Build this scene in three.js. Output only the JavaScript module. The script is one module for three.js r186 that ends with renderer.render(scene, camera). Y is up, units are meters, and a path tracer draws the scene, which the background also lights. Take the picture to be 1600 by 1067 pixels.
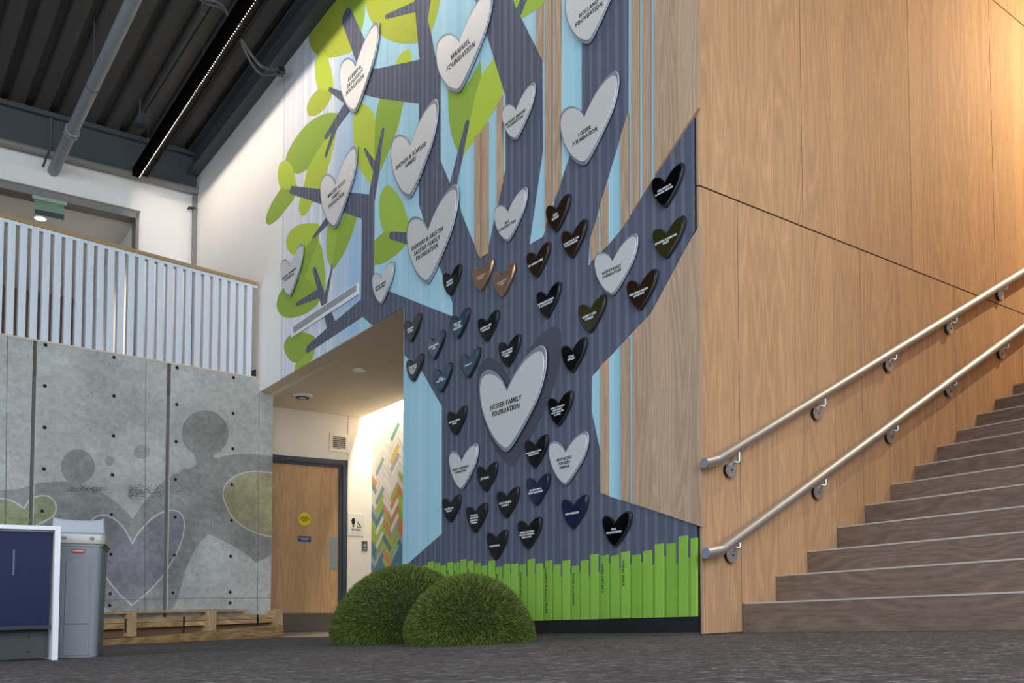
import * as THREE from 'three';
import { RoundedBoxGeometry } from 'three/addons/geometries/RoundedBoxGeometry.js';
import { mergeGeometries, toCreasedNormals } from 'three/addons/utils/BufferGeometryUtils.js';
import { FontLoader } from 'three/addons/loaders/FontLoader.js';
import { TextGeometry } from 'three/addons/geometries/TextGeometry.js';
import { RectAreaLightUniformsLib } from 'three/addons/lights/RectAreaLightUniformsLib.js';

// ---------------------------------------------------------------- camera, sky, daylight, exposure
const V = (x, y, z) => new THREE.Vector3(x, y, z);
const FOCAL = 1390, CX = 800, CY = 899, PITCH = 0.0466, EYE = V(0, 0.15, 0);
const scene = new THREE.Scene();
const camera = new THREE.PerspectiveCamera(2 * Math.atan(CY / FOCAL) * 180 / Math.PI, 1600 / (2 * CY), 0.05, 120);
camera.setViewOffset(1600, 2 * CY, 0, 0, 1600, 1067);
camera.position.copy(EYE);
camera.rotation.x = PITCH;
scene.add(camera);
const renderer = new THREE.WebGLRenderer({ antialias: true });
renderer.toneMapping = THREE.LinearToneMapping;
renderer.toneMappingExposure = 1.25;
renderer.shadowMap.enabled = true;
RectAreaLightUniformsLib.init();
scene.background = new THREE.Color(0.55, 0.68, 0.85);

// the hall's floor falls gently to the left; the hall's two wall directions stand at a right angle
const FALL = 0.0353, floorY = (X) => FALL * X;
class Frame {                                   // a wall's own axes: x to the viewer's right along it, y up, z out of it
  constructor(o, yaw) {
    this.o = o.clone(); this.yaw = yaw;
    this.ex = V(Math.cos(yaw), 0, -Math.sin(yaw)); this.ez = V(Math.sin(yaw), 0, Math.cos(yaw));
  }
  world(x, y, z = 0) { return this.o.clone().addScaledVector(this.ex, x).addScaledVector(this.ez, z).add(V(0, y, 0)); }
  local(p) { const d = p.clone().sub(this.o); return V(d.dot(this.ex), d.y, d.dot(this.ez)); }
  at(x, y, z = 0) {                             // where the wall (or a plane z in front of it) shows point x, y of the photograph
    const d = sight(x, y), t = (z - EYE.clone().sub(this.o).dot(this.ez)) / d.dot(this.ez);
    return this.local(EYE.clone().addScaledVector(d, t));
  }
  group(name, parent = scene) { const g = new THREE.Group(); g.name = name; g.position.copy(this.o); g.rotation.y = this.yaw; parent.add(g); return g; }
}
function sight(x, y) { return V((x - CX) / FOCAL, -(y - CY) / FOCAL, -1).applyAxisAngle(V(1, 0, 0), PITCH).normalize(); }
function level(x, y, h) { const d = sight(x, y), t = (h - EYE.y) / d.y; return EYE.clone().addScaledVector(d, t); }
const TURN = -0.9204;                           // the mural wall; the oak wall stands square to it
const mural = new Frame(V(1.129, 0, -5.45), TURN), SLOPE = FALL * mural.ex.x;
const oakWall = new Frame(mural.world(0.051, 0, 0), TURN + Math.PI / 2);
const concrete = new Frame(mural.world(mural.at(405, 700).x, 0, 0), 0.764);
const upper = new Frame(mural.world(mural.at(306, 300).x, 0, 0), 0.63);
const doorWall = new Frame(V(-3.21, 0, -11.94), TURN + Math.PI / 2);
const tileWall = new Frame(V(-2.03, 0, -12.84), TURN);

// daylight: glazed openings in the two outer walls behind the photographer, a light in each
const daylights = [];
function daylight(x, y, z, w, h, dir, k) {      // places in the mural wall's axes
  const l = new THREE.RectAreaLight(new THREE.Color(0.86, 0.93, 1.0), k, w, h);
  l.position.copy(mural.world(x, y, z));
  l.lookAt(mural.world(x + dir[0], y, z + dir[1]));
  l.name = 'window_daylight'; scene.add(l); daylights.push(l);
}
daylight(7.7, 3.7, 5.0, 10, 5.6, [-1, 0], 4.2);
daylight(0.5, 3.7, 11.7, 9, 5.6, [0, -1], 2.3);

// ---------------------------------------------------------------- helpers
const used = new Map();
function numbered(n) { const k = used.get(n) ?? 0; used.set(n, k + 1); return k ? `${n}_${String(k).padStart(3, '0')}` : n; }
function tag(o, label, category, group) { o.userData.label = label; if (category) o.userData.category = category; if (group) o.userData.group = group; return o; }
function thing(name, label, category, pos, yaw = 0, group) {
  const g = new THREE.Group(); g.name = numbered(name); scene.add(g);
  g.position.copy(pos); g.rotation.y = yaw;
  return tag(g, label, category, group);
}
function mesh(name, geo, mat, parent = scene) { const m = new THREE.Mesh(geo, mat); m.name = numbered(name); parent.add(m); return m; }
function structure(name, geo, mat, parent = scene) { const m = mesh(name, geo, mat, parent); if (parent === scene) m.userData.kind = 'structure'; return m; }
let seed = 12345;
const rnd = () => { seed = (seed * 1664525 + 1013904223) >>> 0; return seed / 4294967296; };
const between = (a, b) => a + (b - a) * rnd();
function hash(x, y) { let h = Math.imul(x, 374761393) ^ Math.imul(y, 668265263); h = Math.imul(h ^ (h >>> 13), 1274126177); return ((h ^ (h >>> 16)) >>> 0) / 4294967296; }
function noise(x, y) {
  const ix = Math.floor(x), iy = Math.floor(y), fx = x - ix, fy = y - iy, s = fx * fx * (3 - 2 * fx), t = fy * fy * (3 - 2 * fy);
  const a = hash(ix, iy), b = hash(ix + 1, iy), c = hash(ix, iy + 1), d = hash(ix + 1, iy + 1);
  return a + (b - a) * s + (c - a) * t + (a - b - c + d) * s * t;
}
const fbm = (x, y, n = 4) => { let s = 0, a = 0.5; for (let i = 0; i < n; i++, a *= 0.5, x = x * 2 + 17.3, y = y * 2 + 9.1) s += a * noise(x, y); return s; };
// smooth outline through points; a point with a third entry is a corner
function smooth(pts, div = 5) {
  if (!pts.some((p) => p[2])) {
    const c = new THREE.CatmullRomCurve3(pts.map((p) => V(p[0], p[1], 0)), true, 'centripetal');
    return c.getPoints(pts.length * div).slice(0, -1).map((p) => [p.x, p.y]);
  }
  const s = pts.findIndex((p) => p[2]), ring = [...pts.slice(s), ...pts.slice(0, s), pts[s]], out = [];
  let run = [ring[0]];
  for (let i = 1; i < ring.length; i++) {
    run.push(ring[i]);
    if (ring[i][2]) {
      if (run.length === 2) out.push([run[0][0], run[0][1]]);
      else { const c = new THREE.CatmullRomCurve3(run.map((p) => V(p[0], p[1], 0)), false, 'centripetal'); for (const p of c.getPoints((run.length - 1) * div).slice(0, -1)) out.push([p.x, p.y]); }
      run = [ring[i]];
    }
  }
  return out;
}
function slab(pts, z0, z1, bevel = 0) {         // a flat piece from an outline in a wall's own metres
  const sh = new THREE.Shape(pts.map((p) => new THREE.Vector2(p[0], p[1])));
  const g = new THREE.ExtrudeGeometry(sh, { depth: Math.max(1e-4, z1 - z0 - bevel), bevelEnabled: bevel > 0, bevelThickness: bevel, bevelSize: bevel, bevelOffset: -bevel, bevelSegments: 2, steps: 1, curveSegments: 4 });
  g.translate(0, 0, z0);
  return g;
}
const trace = (fr, pts, z = 0) => pts.map((p) => { const l = fr.at(p[0], p[1], z); return [l.x, l.y, p[2]]; });
const piece = (fr, pts, z0, z1, bevel = 0) => slab(trace(fr, pts, z1), z0, z1, bevel);
function hexa(p) {                              // a block from eight corners: four below (counter-clockwise seen from above), four above
  const q = [[0, 1, 5, 4], [1, 2, 6, 5], [2, 3, 7, 6], [3, 0, 4, 7], [4, 5, 6, 7], [3, 2, 1, 0]], pos = [], uv = [];
  for (const f of q) {
    const [a, b, c, d] = f.map((i) => p[i]), w = a.distanceTo(b), h = a.distanceTo(d);
    for (const [v, s, t] of [[a, 0, 0], [b, w, 0], [c, w, h], [a, 0, 0], [c, w, h], [d, 0, h]]) { pos.push(v.x, v.y, v.z); uv.push(s, t); }
  }
  const g = new THREE.BufferGeometry();
  g.setAttribute('position', new THREE.Float32BufferAttribute(pos, 3));
  g.setAttribute('uv', new THREE.Float32BufferAttribute(uv, 2));
  g.computeVertexNormals();
  return g;
}
const box = (x0, x1, y0, y1, z0, z1) => new THREE.BoxGeometry(x1 - x0, y1 - y0, z1 - z0).translate((x0 + x1) / 2, (y0 + y1) / 2, (z0 + z1) / 2);
const rbox = (x0, x1, y0, y1, z0, z1, r = 0.004) => new RoundedBoxGeometry(x1 - x0, y1 - y0, z1 - z0, 2, r).translate((x0 + x1) / 2, (y0 + y1) / 2, (z0 + z1) / 2);
function tube(pts, r, seg = 24, rad = 8) { return new THREE.TubeGeometry(new THREE.CatmullRomCurve3(pts, false, 'centripetal'), seg, r, rad, false); }
function rod(a, b, r, rad = 16) {
  const d = b.clone().sub(a), g = new THREE.CylinderGeometry(r, r, d.length(), rad);
  g.applyQuaternion(new THREE.Quaternion().setFromUnitVectors(V(0, 1, 0), d.clone().normalize()));
  return g.translate((a.x + b.x) / 2, (a.y + b.y) / 2, (a.z + b.z) / 2);
}
const merged = (list) => mergeGeometries(list.map((g) => { const n = g.index ? g.toNonIndexed() : g; for (const k of Object.keys(n.attributes)) if (!['position', 'normal', 'uv'].includes(k)) n.deleteAttribute(k); return n; }));

// ---------------------------------------------------------------- textures and materials
function texture(w, h, f, mw, mh) {             // f(u, v in metres) gives an sRGB colour
  const d = new Uint8Array(w * h * 4);
  for (let j = 0; j < h; j++) for (let i = 0; i < w; i++) {
    const c = f(i / w * mw, j / h * mh), o = (j * w + i) * 4;
    d[o] = Math.max(0, Math.min(255, c[0])); d[o + 1] = Math.max(0, Math.min(255, c[1])); d[o + 2] = Math.max(0, Math.min(255, c[2])); d[o + 3] = 255;
  }
  const t = new THREE.DataTexture(d, w, h, THREE.RGBAFormat);
  t.magFilter = THREE.LinearFilter; t.minFilter = THREE.LinearMipmapLinearFilter; t.wrapS = t.wrapT = THREE.MirroredRepeatWrapping;
  t.colorSpace = THREE.SRGBColorSpace; t.repeat.set(1 / mw, 1 / mh); t.needsUpdate = true;
  return t;
}
const mat = (color, roughness = 0.8, more = {}) => new THREE.MeshStandardMaterial({ color, roughness, ...more });
const OW = 640, OH = 1280, oakField = new Float32Array(OW * OH);
for (let j = 0; j < OH; j++) for (let i = 0; i < OW; i++) {
  const u = i / OW * 1.28, v = j / OH * 2.56, fl = Math.floor(u / 0.16), uu = u - fl * 0.16;
  const tone = (hash(fl, 5) - 0.5) * 0.9;
  const g = fbm(u * 5.5 + fl * 3.7 + 0.25 * noise(v * 1.5, fl * 7), v * 0.3 + fl * 11, 3) * 17 + uu * 10;
  const ring = Math.pow(Math.abs((g % 1) * 2 - 1), 1.5);
  const fine = noise(u * 420, v * 9 + fl * 3) * 0.65 + noise(u * 900, v * 22) * 0.35;
  oakField[j * OW + i] = tone * 0.35 + (ring - 0.4) * 0.55 + (fine - 0.5) * 1.0;
}
function oak(base, k, turn) {
  const t = texture(OW, OH, (u, v) => { const s = oakField[Math.min(OH - 1, Math.round(v / 2.56 * OH)) * OW + Math.min(OW - 1, Math.round(u / 1.28 * OW))] * k; return [base[0] * (1 + s), base[1] * (1 + s * 1.08), base[2] * (1 + s * 1.15)]; }, 1.28, 2.56);
  if (turn) { t.rotation = Math.PI / 2; t.repeat.set(1 / 2.56, 1 / 1.28); }
  return t;
}
const M = {
  oak: mat(0xffffff, 0.75, { map: oak([185, 146, 108], 0.17) }),
  oakPale: mat(0xffffff, 0.55, { map: oak([184, 155, 128], 0.18) }),
  stair: mat(0xffffff, 0.6, { map: oak([118, 98, 84], 0.24, true) }),
  doorOak: mat(0xffffff, 0.5, { map: oak([192, 156, 116], 0.14) }),
  nosing: mat(0xb9aea4, 0.5),
  white: mat(0xf0efec, 0.85), whiteMetal: mat(0xdde4ee, 0.5), whiteFrame: mat(0xe3e6ea, 0.45),
  soffit: mat(0xe0d6c6, 0.9),
  oakEdge: mat(0xa98c70, 0.7), lampBlack: new THREE.MeshPhysicalMaterial({ color: 0x060606, roughness: 1, specularIntensity: 0.05 }),
  black: mat(0x0d0d10, 0.6), blackTrim: mat(0x14161c, 0.5), plinth: mat(0x15171d, 0.55),
  steelPaint: mat(0x474d52, 0.6), deck: mat(0x4b4a4a, 0.75), pipe: mat(0x8d939a, 0.55), greyTrim: mat(0x85827f, 0.5), conduit: mat(0x5d6165, 0.5),
  steel: new THREE.MeshStandardMaterial({ color: 0xc8ccd0, roughness: 0.52, metalness: 1 }),
  silver: new THREE.MeshStandardMaterial({ color: 0xd8dadb, roughness: 0.45, metalness: 0.3 }),
  silverRim: new THREE.MeshStandardMaterial({ color: 0x8b90a0, roughness: 0.45, metalness: 0.3 }),
  gloss: new THREE.MeshPhysicalMaterial({ color: 0x060608, roughness: 0.13, specularIntensity: 0.6 }),
  tealReflection: new THREE.MeshPhysicalMaterial({ color: 0x0c3a50, roughness: 0.2, clearcoat: 0.4, clearcoatRoughness: 0.06 }),  // this and the next three: coloured reflections painted into black acrylic
  navyReflection: new THREE.MeshPhysicalMaterial({ color: 0x101f40, roughness: 0.18, clearcoat: 0.3, clearcoatRoughness: 0.06 }),
  brownReflection: new THREE.MeshPhysicalMaterial({ color: 0x2a1e12, roughness: 0.16, clearcoat: 0.4, clearcoatRoughness: 0.06 }),
  oliveReflection: new THREE.MeshPhysicalMaterial({ color: 0x322f14, roughness: 0.16, clearcoat: 0.4, clearcoatRoughness: 0.06 }),
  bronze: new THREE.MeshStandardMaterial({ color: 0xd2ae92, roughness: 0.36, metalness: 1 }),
  ink: mat(0x1b1a1c, 0.6), chalk: mat(0xdfe3e6, 0.6),
  frameGrey: mat(0x3d4350, 0.5), kick: new THREE.MeshStandardMaterial({ color: 0x77736e, roughness: 0.45, metalness: 0.8 }),
  pushPlate: new THREE.MeshStandardMaterial({ color: 0xc3c9cc, roughness: 0.4, metalness: 0.8 }),
};
const stripeTex = (w, list, base, wide) => {    // vertical stripes: [from, to, colour] in metres
  const c = document.createElement('canvas'); c.width = w; c.height = 4;
  const x = c.getContext('2d'); x.fillStyle = base; x.fillRect(0, 0, w, 4);
  for (const [a, b, col] of list) { x.fillStyle = col; x.fillRect(a / wide * w, 0, (b - a) / wide * w, 4); }
  const t = new THREE.CanvasTexture(c); t.colorSpace = THREE.SRGBColorSpace; t.wrapS = t.wrapT = THREE.RepeatWrapping; t.magFilter = THREE.LinearFilter;
  t.repeat.set(1 / wide, 1); return t;
};
const font = await new FontLoader().loadAsync('fonts/droid/droid_sans_bold.typeface.json');
const fontThin = await new FontLoader().loadAsync('fonts/droid/droid_sans_regular.typeface.json');
function lettering(lines, width, thick, f = font, gap = 1.32, fit = 0) {   // centred lines of raised letters; the widest is as wide as asked
  const gs = lines.map((s) => { const g = new TextGeometry(s, { font: f, size: 1, depth: 1, curveSegments: 2, bevelEnabled: false }); g.computeBoundingBox(); return g; });
  const most = Math.max(...gs.map((g) => g.boundingBox.max.x - g.boundingBox.min.x), fit), k = width / most, n = lines.length;
  gs.forEach((g, i) => { const b = g.boundingBox; g.translate(-(b.min.x + b.max.x) / 2, ((n - 1) / 2 - i) * gap - 0.36, 0); g.scale(k, k, thick); });
  return merged(gs);
}
// ================================================================ the hall
const carpet = texture(1024, 1024, (u, v) => {
  const tile = hash(Math.floor(u / 0.5), Math.floor(v / 0.5)) * 5;
  const fleck = noise(u * 34, v * 80) * 0.4 + noise(u * 90, v * 220) * 0.4 + noise(u * 200, v * 500) * 0.2, pink = noise(u * 10 + 40, v * 26) > 0.75 ? 1 : 0;
  const s = 33 + tile * 0.4 + Math.pow(fleck, 3) * 215 + (noise(u * 3, v * 3) - 0.5) * 10;
  return [s + 5 + pink * 9, s, s + pink * 3];
}, 2, 2);
const carpetMat = mat(0xffffff, 0.95, { map: carpet, bumpMap: carpet, bumpScale: 0.006 });
{
  const g = new THREE.BoxGeometry(44, 0.2, 44), uv = g.attributes.uv;
  for (let i = 0; i < uv.count; i++) uv.setXY(i, uv.getX(i) * 44, uv.getY(i) * 44);
  const f = structure('floor', g, carpetMat);
  f.rotation.z = Math.atan(FALL);
  f.position.set(0, -0.1, 0);
}
// the outer shell, in the mural wall's axes, with glazed openings behind the photographer
{
  const shell = mat(0xb9b7b4, 0.9), dim = mat(0x5a5854, 0.9);
  const sh = (name, list, m) => { const o = structure(name, merged(list), m); o.position.copy(mural.o); o.rotation.y = mural.yaw; return o; };
  sh('wall_window_side', [box(8, 8.3, -1, 0.7, -9, 12.3), box(8, 8.3, 6.7, 8.4, -9, 12.3), box(8, 8.3, 0.7, 6.7, -9, -0.2), box(8, 8.3, 0.7, 6.7, 10.2, 12.3)], shell);
  sh('wall_behind', [box(-14.3, 8.3, -1, 0.7, 12, 12.3), box(-14.3, 8.3, 6.7, 8.4, 12, 12.3), box(-14.3, -4.2, 0.7, 6.7, 12, 12.3), box(5.2, 8.3, 0.7, 6.7, 12, 12.3)], dim);
  sh('wall_far', [box(-14.3, 8.3, -1, 8.4, -9.3, -9)], shell);
  sh('wall_outer', [box(-14.6, -14.3, -1, 8.4, -9.3, 12.3)], dim);
  const glass = new THREE.MeshPhysicalMaterial({ color: 0xffffff, roughness: 0.02, transmission: 1, thickness: 0 });
  const win = (n, x0, x1, z0, z1, side) => {
    const w = new THREE.Group(); w.name = `window_${n}`; w.userData.kind = 'structure'; scene.add(w);
    w.position.copy(mural.o); w.rotation.y = mural.yaw;
    const bars = [], a0 = side ? z0 : x0, a1 = side ? z1 : x1, put = (p, q, y0, y1) => bars.push(side ? box(8.05, 8.15, y0, y1, p, q) : box(p, q, y0, y1, 12.05, 12.15));
    for (let i = 0; i <= 6; i++) { const c = a0 + (a1 - a0) * i / 6; put(Math.max(a0, c - 0.04), Math.min(a1, c + 0.04), 0.7, 6.7); }
    for (const y of [0.7, 3.2, 6.62]) put(a0, a1, y, y + 0.08);
    mesh('window_frame', merged(bars), M.blackTrim, w);
    mesh('window_pane', side ? box(8.09, 8.1, 0.7, 6.7, z0, z1) : box(x0, x1, 0.7, 6.7, 12.09, 12.1), glass, w);
  };
  win(1, 8, 8, -0.2, 10.2, true); win(2, -4.2, 5.2, 12, 12, false);
}
// ribbed roof deck, its ribs running along the mural wall
{
  const prof = [], deckY = (X) => 7.1 + FALL * (X + 6.6), pos = [], idx = [];
  for (let z = -9; z < 12.2; z += 0.3) prof.push([z, 0], [z + 0.09, 0], [z + 0.13, 0.085], [z + 0.17, 0.085], [z + 0.21, 0.085], [z + 0.25, 0]);
  const lines = prof.length;
  for (const [z, up] of prof) for (const x of [-14.3, 8.3]) { const p = mural.world(x, 0, z); pos.push(p.x, deckY(p.x) + up, p.z); }
  const top = pos.length / 3;
  for (const [z] of prof) for (const x of [-14.3, 8.3]) { const p = mural.world(x, 0, z); pos.push(p.x, deckY(p.x) + 0.25, p.z); }
  for (let i = 0; i + 1 < lines; i++) {
    const a = i * 2, b = a + 1, c = a + 2, d = a + 3; idx.push(a, c, b, b, c, d);
    idx.push(top + a, top + b, top + c, top + b, top + d, top + c);
  }
  const g = new THREE.BufferGeometry(); g.setAttribute('position', new THREE.Float32BufferAttribute(pos, 3)); g.setIndex(idx);
  structure('ceiling', toCreasedNormals(g, 0.3), M.deck);
}
const DECK = (X) => 7.1 + FALL * (X + 6.6);
// wall that carries the mural, with the opening to the washrooms below its left half
const soffitL = mural.at(408, 610.5), soffitR = mural.at(631.7, 479), wallEnd = mural.at(306, 300).x;
{
  const k = (soffitR.y - soffitL.y) / (soffitR.x - soffitL.x);
  const o = structure('wall_mural', slab([[0, -0.3], [0, 7.35], [wallEnd, 7.1], [wallEnd, soffitL.y + k * (wallEnd - soffitL.x)], [soffitL.x, soffitL.y], [soffitR.x, soffitR.y], [soffitR.x, -0.3]], -0.22, 0), M.white);
  o.position.copy(mural.o); o.rotation.y = mural.yaw;
}
// black reveal where the mural wall meets the oak wall, and the black plinth
{
  const o = structure('trim_1', box(-0.02, 0.03, -0.1, 7.3, -0.1, -0.03), M.black); o.position.copy(mural.o); o.rotation.y = mural.yaw;
  const p = structure('baseboard_mural', piece(mural, [[631, 976.5], [832, 969.8], [1089, 963], [1089, 989], [832, 991], [631, 994]], 0, 0.012), M.plinth); p.position.copy(mural.o); p.rotation.y = mural.yaw;
  const q = structure('trim_2', piece(mural, [[631, 994], [832, 990.3], [1090, 988.4], [1090, 993], [832, 994], [631, 998]], 0, 0.02), mat(0x4a4744, 0.7)); q.position.copy(mural.o); q.rotation.y = mural.yaw;
}
// oak wall: boards with open joints over a black backing
{
  const w = oakWall.group('wall_oak'); w.userData.kind = 'structure';
  const X = (x, y = 500) => oakWall.at(x, y).x, a = oakWall.at(1092.7, 289.9), b = oakWall.at(1600, 490.8), c = oakWall.at(1551.4, 0), d = oakWall.at(1600, 40.5);
  const j1 = (x) => a.y + (b.y - a.y) * (x - a.x) / (b.x - a.x), j2 = (x) => c.y + (d.y - c.y) * (x - c.x) / (d.x - c.x);
  mesh('joint_backing', slab([[0, -0.3], [9.6, -0.3], [9.6, 7.6], [0, 7.3]], -0.25, -0.02), M.black, w);
  const row = (cuts, lo, hi) => {
    for (let i = 0; i + 1 < cuts.length; i++) {
      const p = cuts[i] + (i ? 0.003 : 0), q = cuts[i + 1] - 0.003;
      const g = slab([[p, lo(p) + 0.005], [q, lo(q) + 0.005], [q, hi(q) - 0.005], [p, hi(p) - 0.005]], -0.018, 0, 0.0015);
      const uv = g.attributes.uv, du = rnd() * 1.2, dv = rnd() * 2.4;
      for (let n = 0; n < uv.count; n++) uv.setXY(n, uv.getX(n) + du, uv.getY(n) + dv);
      mesh('oak_panel', g, [M.oak, M.oakEdge], w);
    }
  };
  const ground = (x) => floorY(oakWall.world(x, 0).x);
  row([X(1092, 300), X(1154), X(1345), X(1491.7), X(1491.7) + 1.25, 5.4, 7, 9.6], ground, j1);
  row([X(1092, 300), X(1252.3, 200), X(1421.3, 200), X(1549.5, 200), X(1549.5, 200) + 1.24, 5.6, 7, 9.6], j1, j2);
  row([X(1092, 300), X(1252.3, 200), X(1421.3, 200), X(1549.5, 200), X(1549.5, 200) + 1.24, 5.6, 7, 9.6], j2, () => 7.35);
}
// soffit and the washroom lobby behind the mural wall
const lobby = {};
{
  const P = (fr, x, y) => { const l = fr.at(x, y); return fr.world(l.x, l.y, 0); };
  const fl = mural.world(soffitL.x, soffitL.y, -0.001), fr = mural.world(soffitR.x, soffitR.y, -0.001);
  const bl = P(doorWall, 426, 636), bm = P(doorWall, 564.5, 651);
  const gapZ = mural.local(bm).z, br = mural.world(soffitR.x + 0.6, 0, gapZ), fr2 = mural.world(soffitR.x + 0.6, 0, -0.22), fr1 = mural.world(soffitR.x, 0, -0.22);
  const slope = (p) => { p.y = soffitL.y - 0.004 + FALL * (p.x - mural.world(soffitL.x, 0).x); return p; };
  const lo = [fl, fr, fr1, fr2, br, bm, bl].map((p) => slope(p.clone()));
  lobby.gapZ = gapZ; lobby.y = (X) => soffitL.y + FALL * (X - mural.world(soffitL.x, 0).x);
  // left edge runs on past the concrete wall's end
  const far = slope(mural.world(soffitL.x - 1.2, 0, -0.001)), farB = slope(doorWall.world(doorWall.local(bl).x - 1.5, 0, 0));
  const ring = [far, ...lo, farB];
  const up = ring.map((p) => p.clone().setY(p.y + 0.26));
  const tri = THREE.ShapeUtils.triangulateShape(ring.map((p) => new THREE.Vector2(p.x, -p.z)), []);
  const pos = [], put = (...v) => v.forEach((q) => pos.push(q.x, q.y, q.z));
  for (const [i, j, k] of tri) { put(ring[i], ring[k], ring[j]); put(up[i], up[j], up[k]); }
  ring.forEach((p, i) => { const n = (i + 1) % ring.length; put(p, ring[n], up[n]); put(p, up[n], up[i]); });
  const g = new THREE.BufferGeometry(); g.setAttribute('position', new THREE.Float32BufferAttribute(pos, 3)); g.computeVertexNormals();
  structure('ceiling_soffit', g, M.soffit);
  // door wall
  const D = (x, y) => { const l = doorWall.at(x, y); return [l.x, l.y]; };
  const dl = D(543, 990)[0], dt = D(486, 715)[1], edge = doorWall.local(tileWall.o).x, cjX = D(543.6, 680)[0];
  const w = doorWall.group('wall_door'); w.userData.kind = 'structure';
  const wm = mat(0xe6e0d8, 0.8), top = 3.3, topL = 3.14;
  mesh('wall_panel', slab([[cjX + 0.004, -0.3], [edge + 0.05, -0.3], [edge + 0.05, top], [cjX + 0.004, top]], -0.15, 0), wm, w);
  mesh('wall_panel', slab([[-1.6, D(426, 710)[1]], D(426, 710), D(543.3, 719.3), [cjX - 0.004, topL], [-1.6, topL]], -0.15, 0), wm, w);
  mesh('joint_backing', slab([[cjX - 0.02, 2], [cjX + 0.02, 2], [cjX + 0.02, topL], [cjX - 0.02, topL]], -0.12, -0.006), M.greyTrim, w);
  // outer cheeks that close the lobby
  const close = structure('wall_lobby', merged([box(soffitR.x + 0.75, soffitR.x + 0.95, -0.4, 3.6, -2.6, -0.22)]), wm); close.position.copy(mural.o); close.rotation.y = mural.yaw;
  const back = structure('wall_lobby_back', box(-3.2, -1.4, -0.3, 3.1, -0.15, 0), wm); back.position.copy(doorWall.o); back.rotation.y = doorWall.yaw;
  const tileLeft = mural.local(tileWall.o).x - 0.1;
  const lid = structure('ceiling_lobby', box(tileLeft, soffitR.x + 0.9, 3.5, 3.6, -2.6, -0.22), mat(0x8a8784, 0.9)); lid.position.copy(mural.o); lid.rotation.y = mural.yaw;
  // door with frame
  const door = doorWall.group('door_1'); door.userData.kind = 'structure';
  const fz = 0.03;
  const line = (x, y0, x1, y1) => [[x, y0], [x1, y1]];
  mesh('door_frame', merged([
    piece(doorWall, [[410, 708.6], [543.5, 719.3], [543.2, 727], [410, 716.5]], -0.1, fz),
    piece(doorWall, [[536, 722], [543.4, 719.3], [541, 992], [535.2, 991]], -0.1, fz),
    piece(doorWall, [[410, 716], [537, 726], [537, 731], [410, 721]], -0.12, 0.008), piece(doorWall, [[530.5, 727], [536.5, 727], [536, 992], [529.5, 990]], -0.12, 0.008)]), M.frameGrey, door);
  mesh('door_leaf', piece(doorWall, [[412, 720], [531.3, 729.5], [530, 957.5], [412, 958]], -0.06, -0.02), M.doorOak, door);
  mesh('kick_plate', piece(doorWall, [[412, 958], [530, 957.5], [529.7, 986.5], [412, 988]], -0.058, -0.018), M.kick, door);
  mesh('threshold', piece(doorWall, [[412, 988.5], [536, 987], [536, 992.5], [412, 995]], -0.1, 0.05), mat(0x9a8b78, 0.5), door);
  mesh('push_plate', piece(doorWall, [[515.2, 838.5], [527.3, 838.5], [527, 889.5], [515.2, 889]], -0.02, -0.012, 0.001), M.pushPlate, door);
  // stickers on the door
  const cs = doorWall.at(476.5, 811), gz = -0.016;
  const st = thing('door_sticker', 'round yellow warning sticker with black lettering on the wooden door', 'sticker', doorWall.world(cs.x, cs.y, gz), doorWall.yaw);
  mesh('disc', new THREE.CylinderGeometry(0.092, 0.092, 0.003, 40).rotateX(Math.PI / 2), mat(0xe6cf1c, 0.5), st);
  const l1 = mesh('lettering', lettering(['CAUTION', 'AUTOMATIC', 'DOOR'], 0.15, 0.001), M.ink, st); l1.position.z = 0.0016;
  const cb = doorWall.at(476.3, 842);
  const sb = thing('door_notice', 'small blue notice with white lettering below the round sticker on the wooden door', 'notice', doorWall.world(cb.x, cb.y, gz), doorWall.yaw);
  mesh('backing_plate', rbox(-0.097, 0.097, -0.038, 0.038, -0.001, 0.002, 0.0014), mat(0x1d4a86, 0.5), sb);
  const l2 = mesh('lettering', lettering(['ACTIVATE SWITCH', 'TO OPERATE'], 0.16, 0.001), M.chalk, sb); l2.position.z = 0.002;
  // washroom sign
  const cw = doorWall.at(556, 820);
  const sg = thing('washroom_sign', 'clear wall plate with black washroom pictograms and the word women beside the door frame', 'sign', doorWall.world(cw.x, cw.y, 0), doorWall.yaw);
  mesh('backing_plate', rbox(-0.125, 0.125, -0.16, 0.16, 0, 0.008, 0.003), mat(0xdedcd8, 0.35), sg);
  const ov = (cx, cy, rx, ry) => { const s = new THREE.Shape(); s.absellipse(cx, cy, rx, ry, 0, 7); return new THREE.ExtrudeGeometry(s, { depth: 0.002, bevelEnabled: false, curveSegments: 10 }); };
  const fig = (p) => slab(p, 0, 0.002);
  const woman = mesh('woman_pictogram', merged([ov(-0.045, 0.112, 0.013, 0.014), fig([[-0.062, 0.094], [-0.028, 0.094], [-0.01, 0.045], [-0.02, 0.04], [-0.028, 0.06], [-0.018, 0.01], [-0.032, 0.01], [-0.032, -0.035], [-0.043, -0.035], [-0.043, 0.01], [-0.047, 0.01], [-0.047, -0.035], [-0.058, -0.035], [-0.058, 0.01], [-0.072, 0.01], [-0.062, 0.06], [-0.07, 0.04], [-0.08, 0.045]])]), M.ink, sg); woman.position.z = 0.008;
  const ringG = new THREE.TorusGeometry(0.024, 0.004, 6, 24, 4.6).rotateZ(2.6).translate(0.04, -0.012, 0.002);
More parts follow.
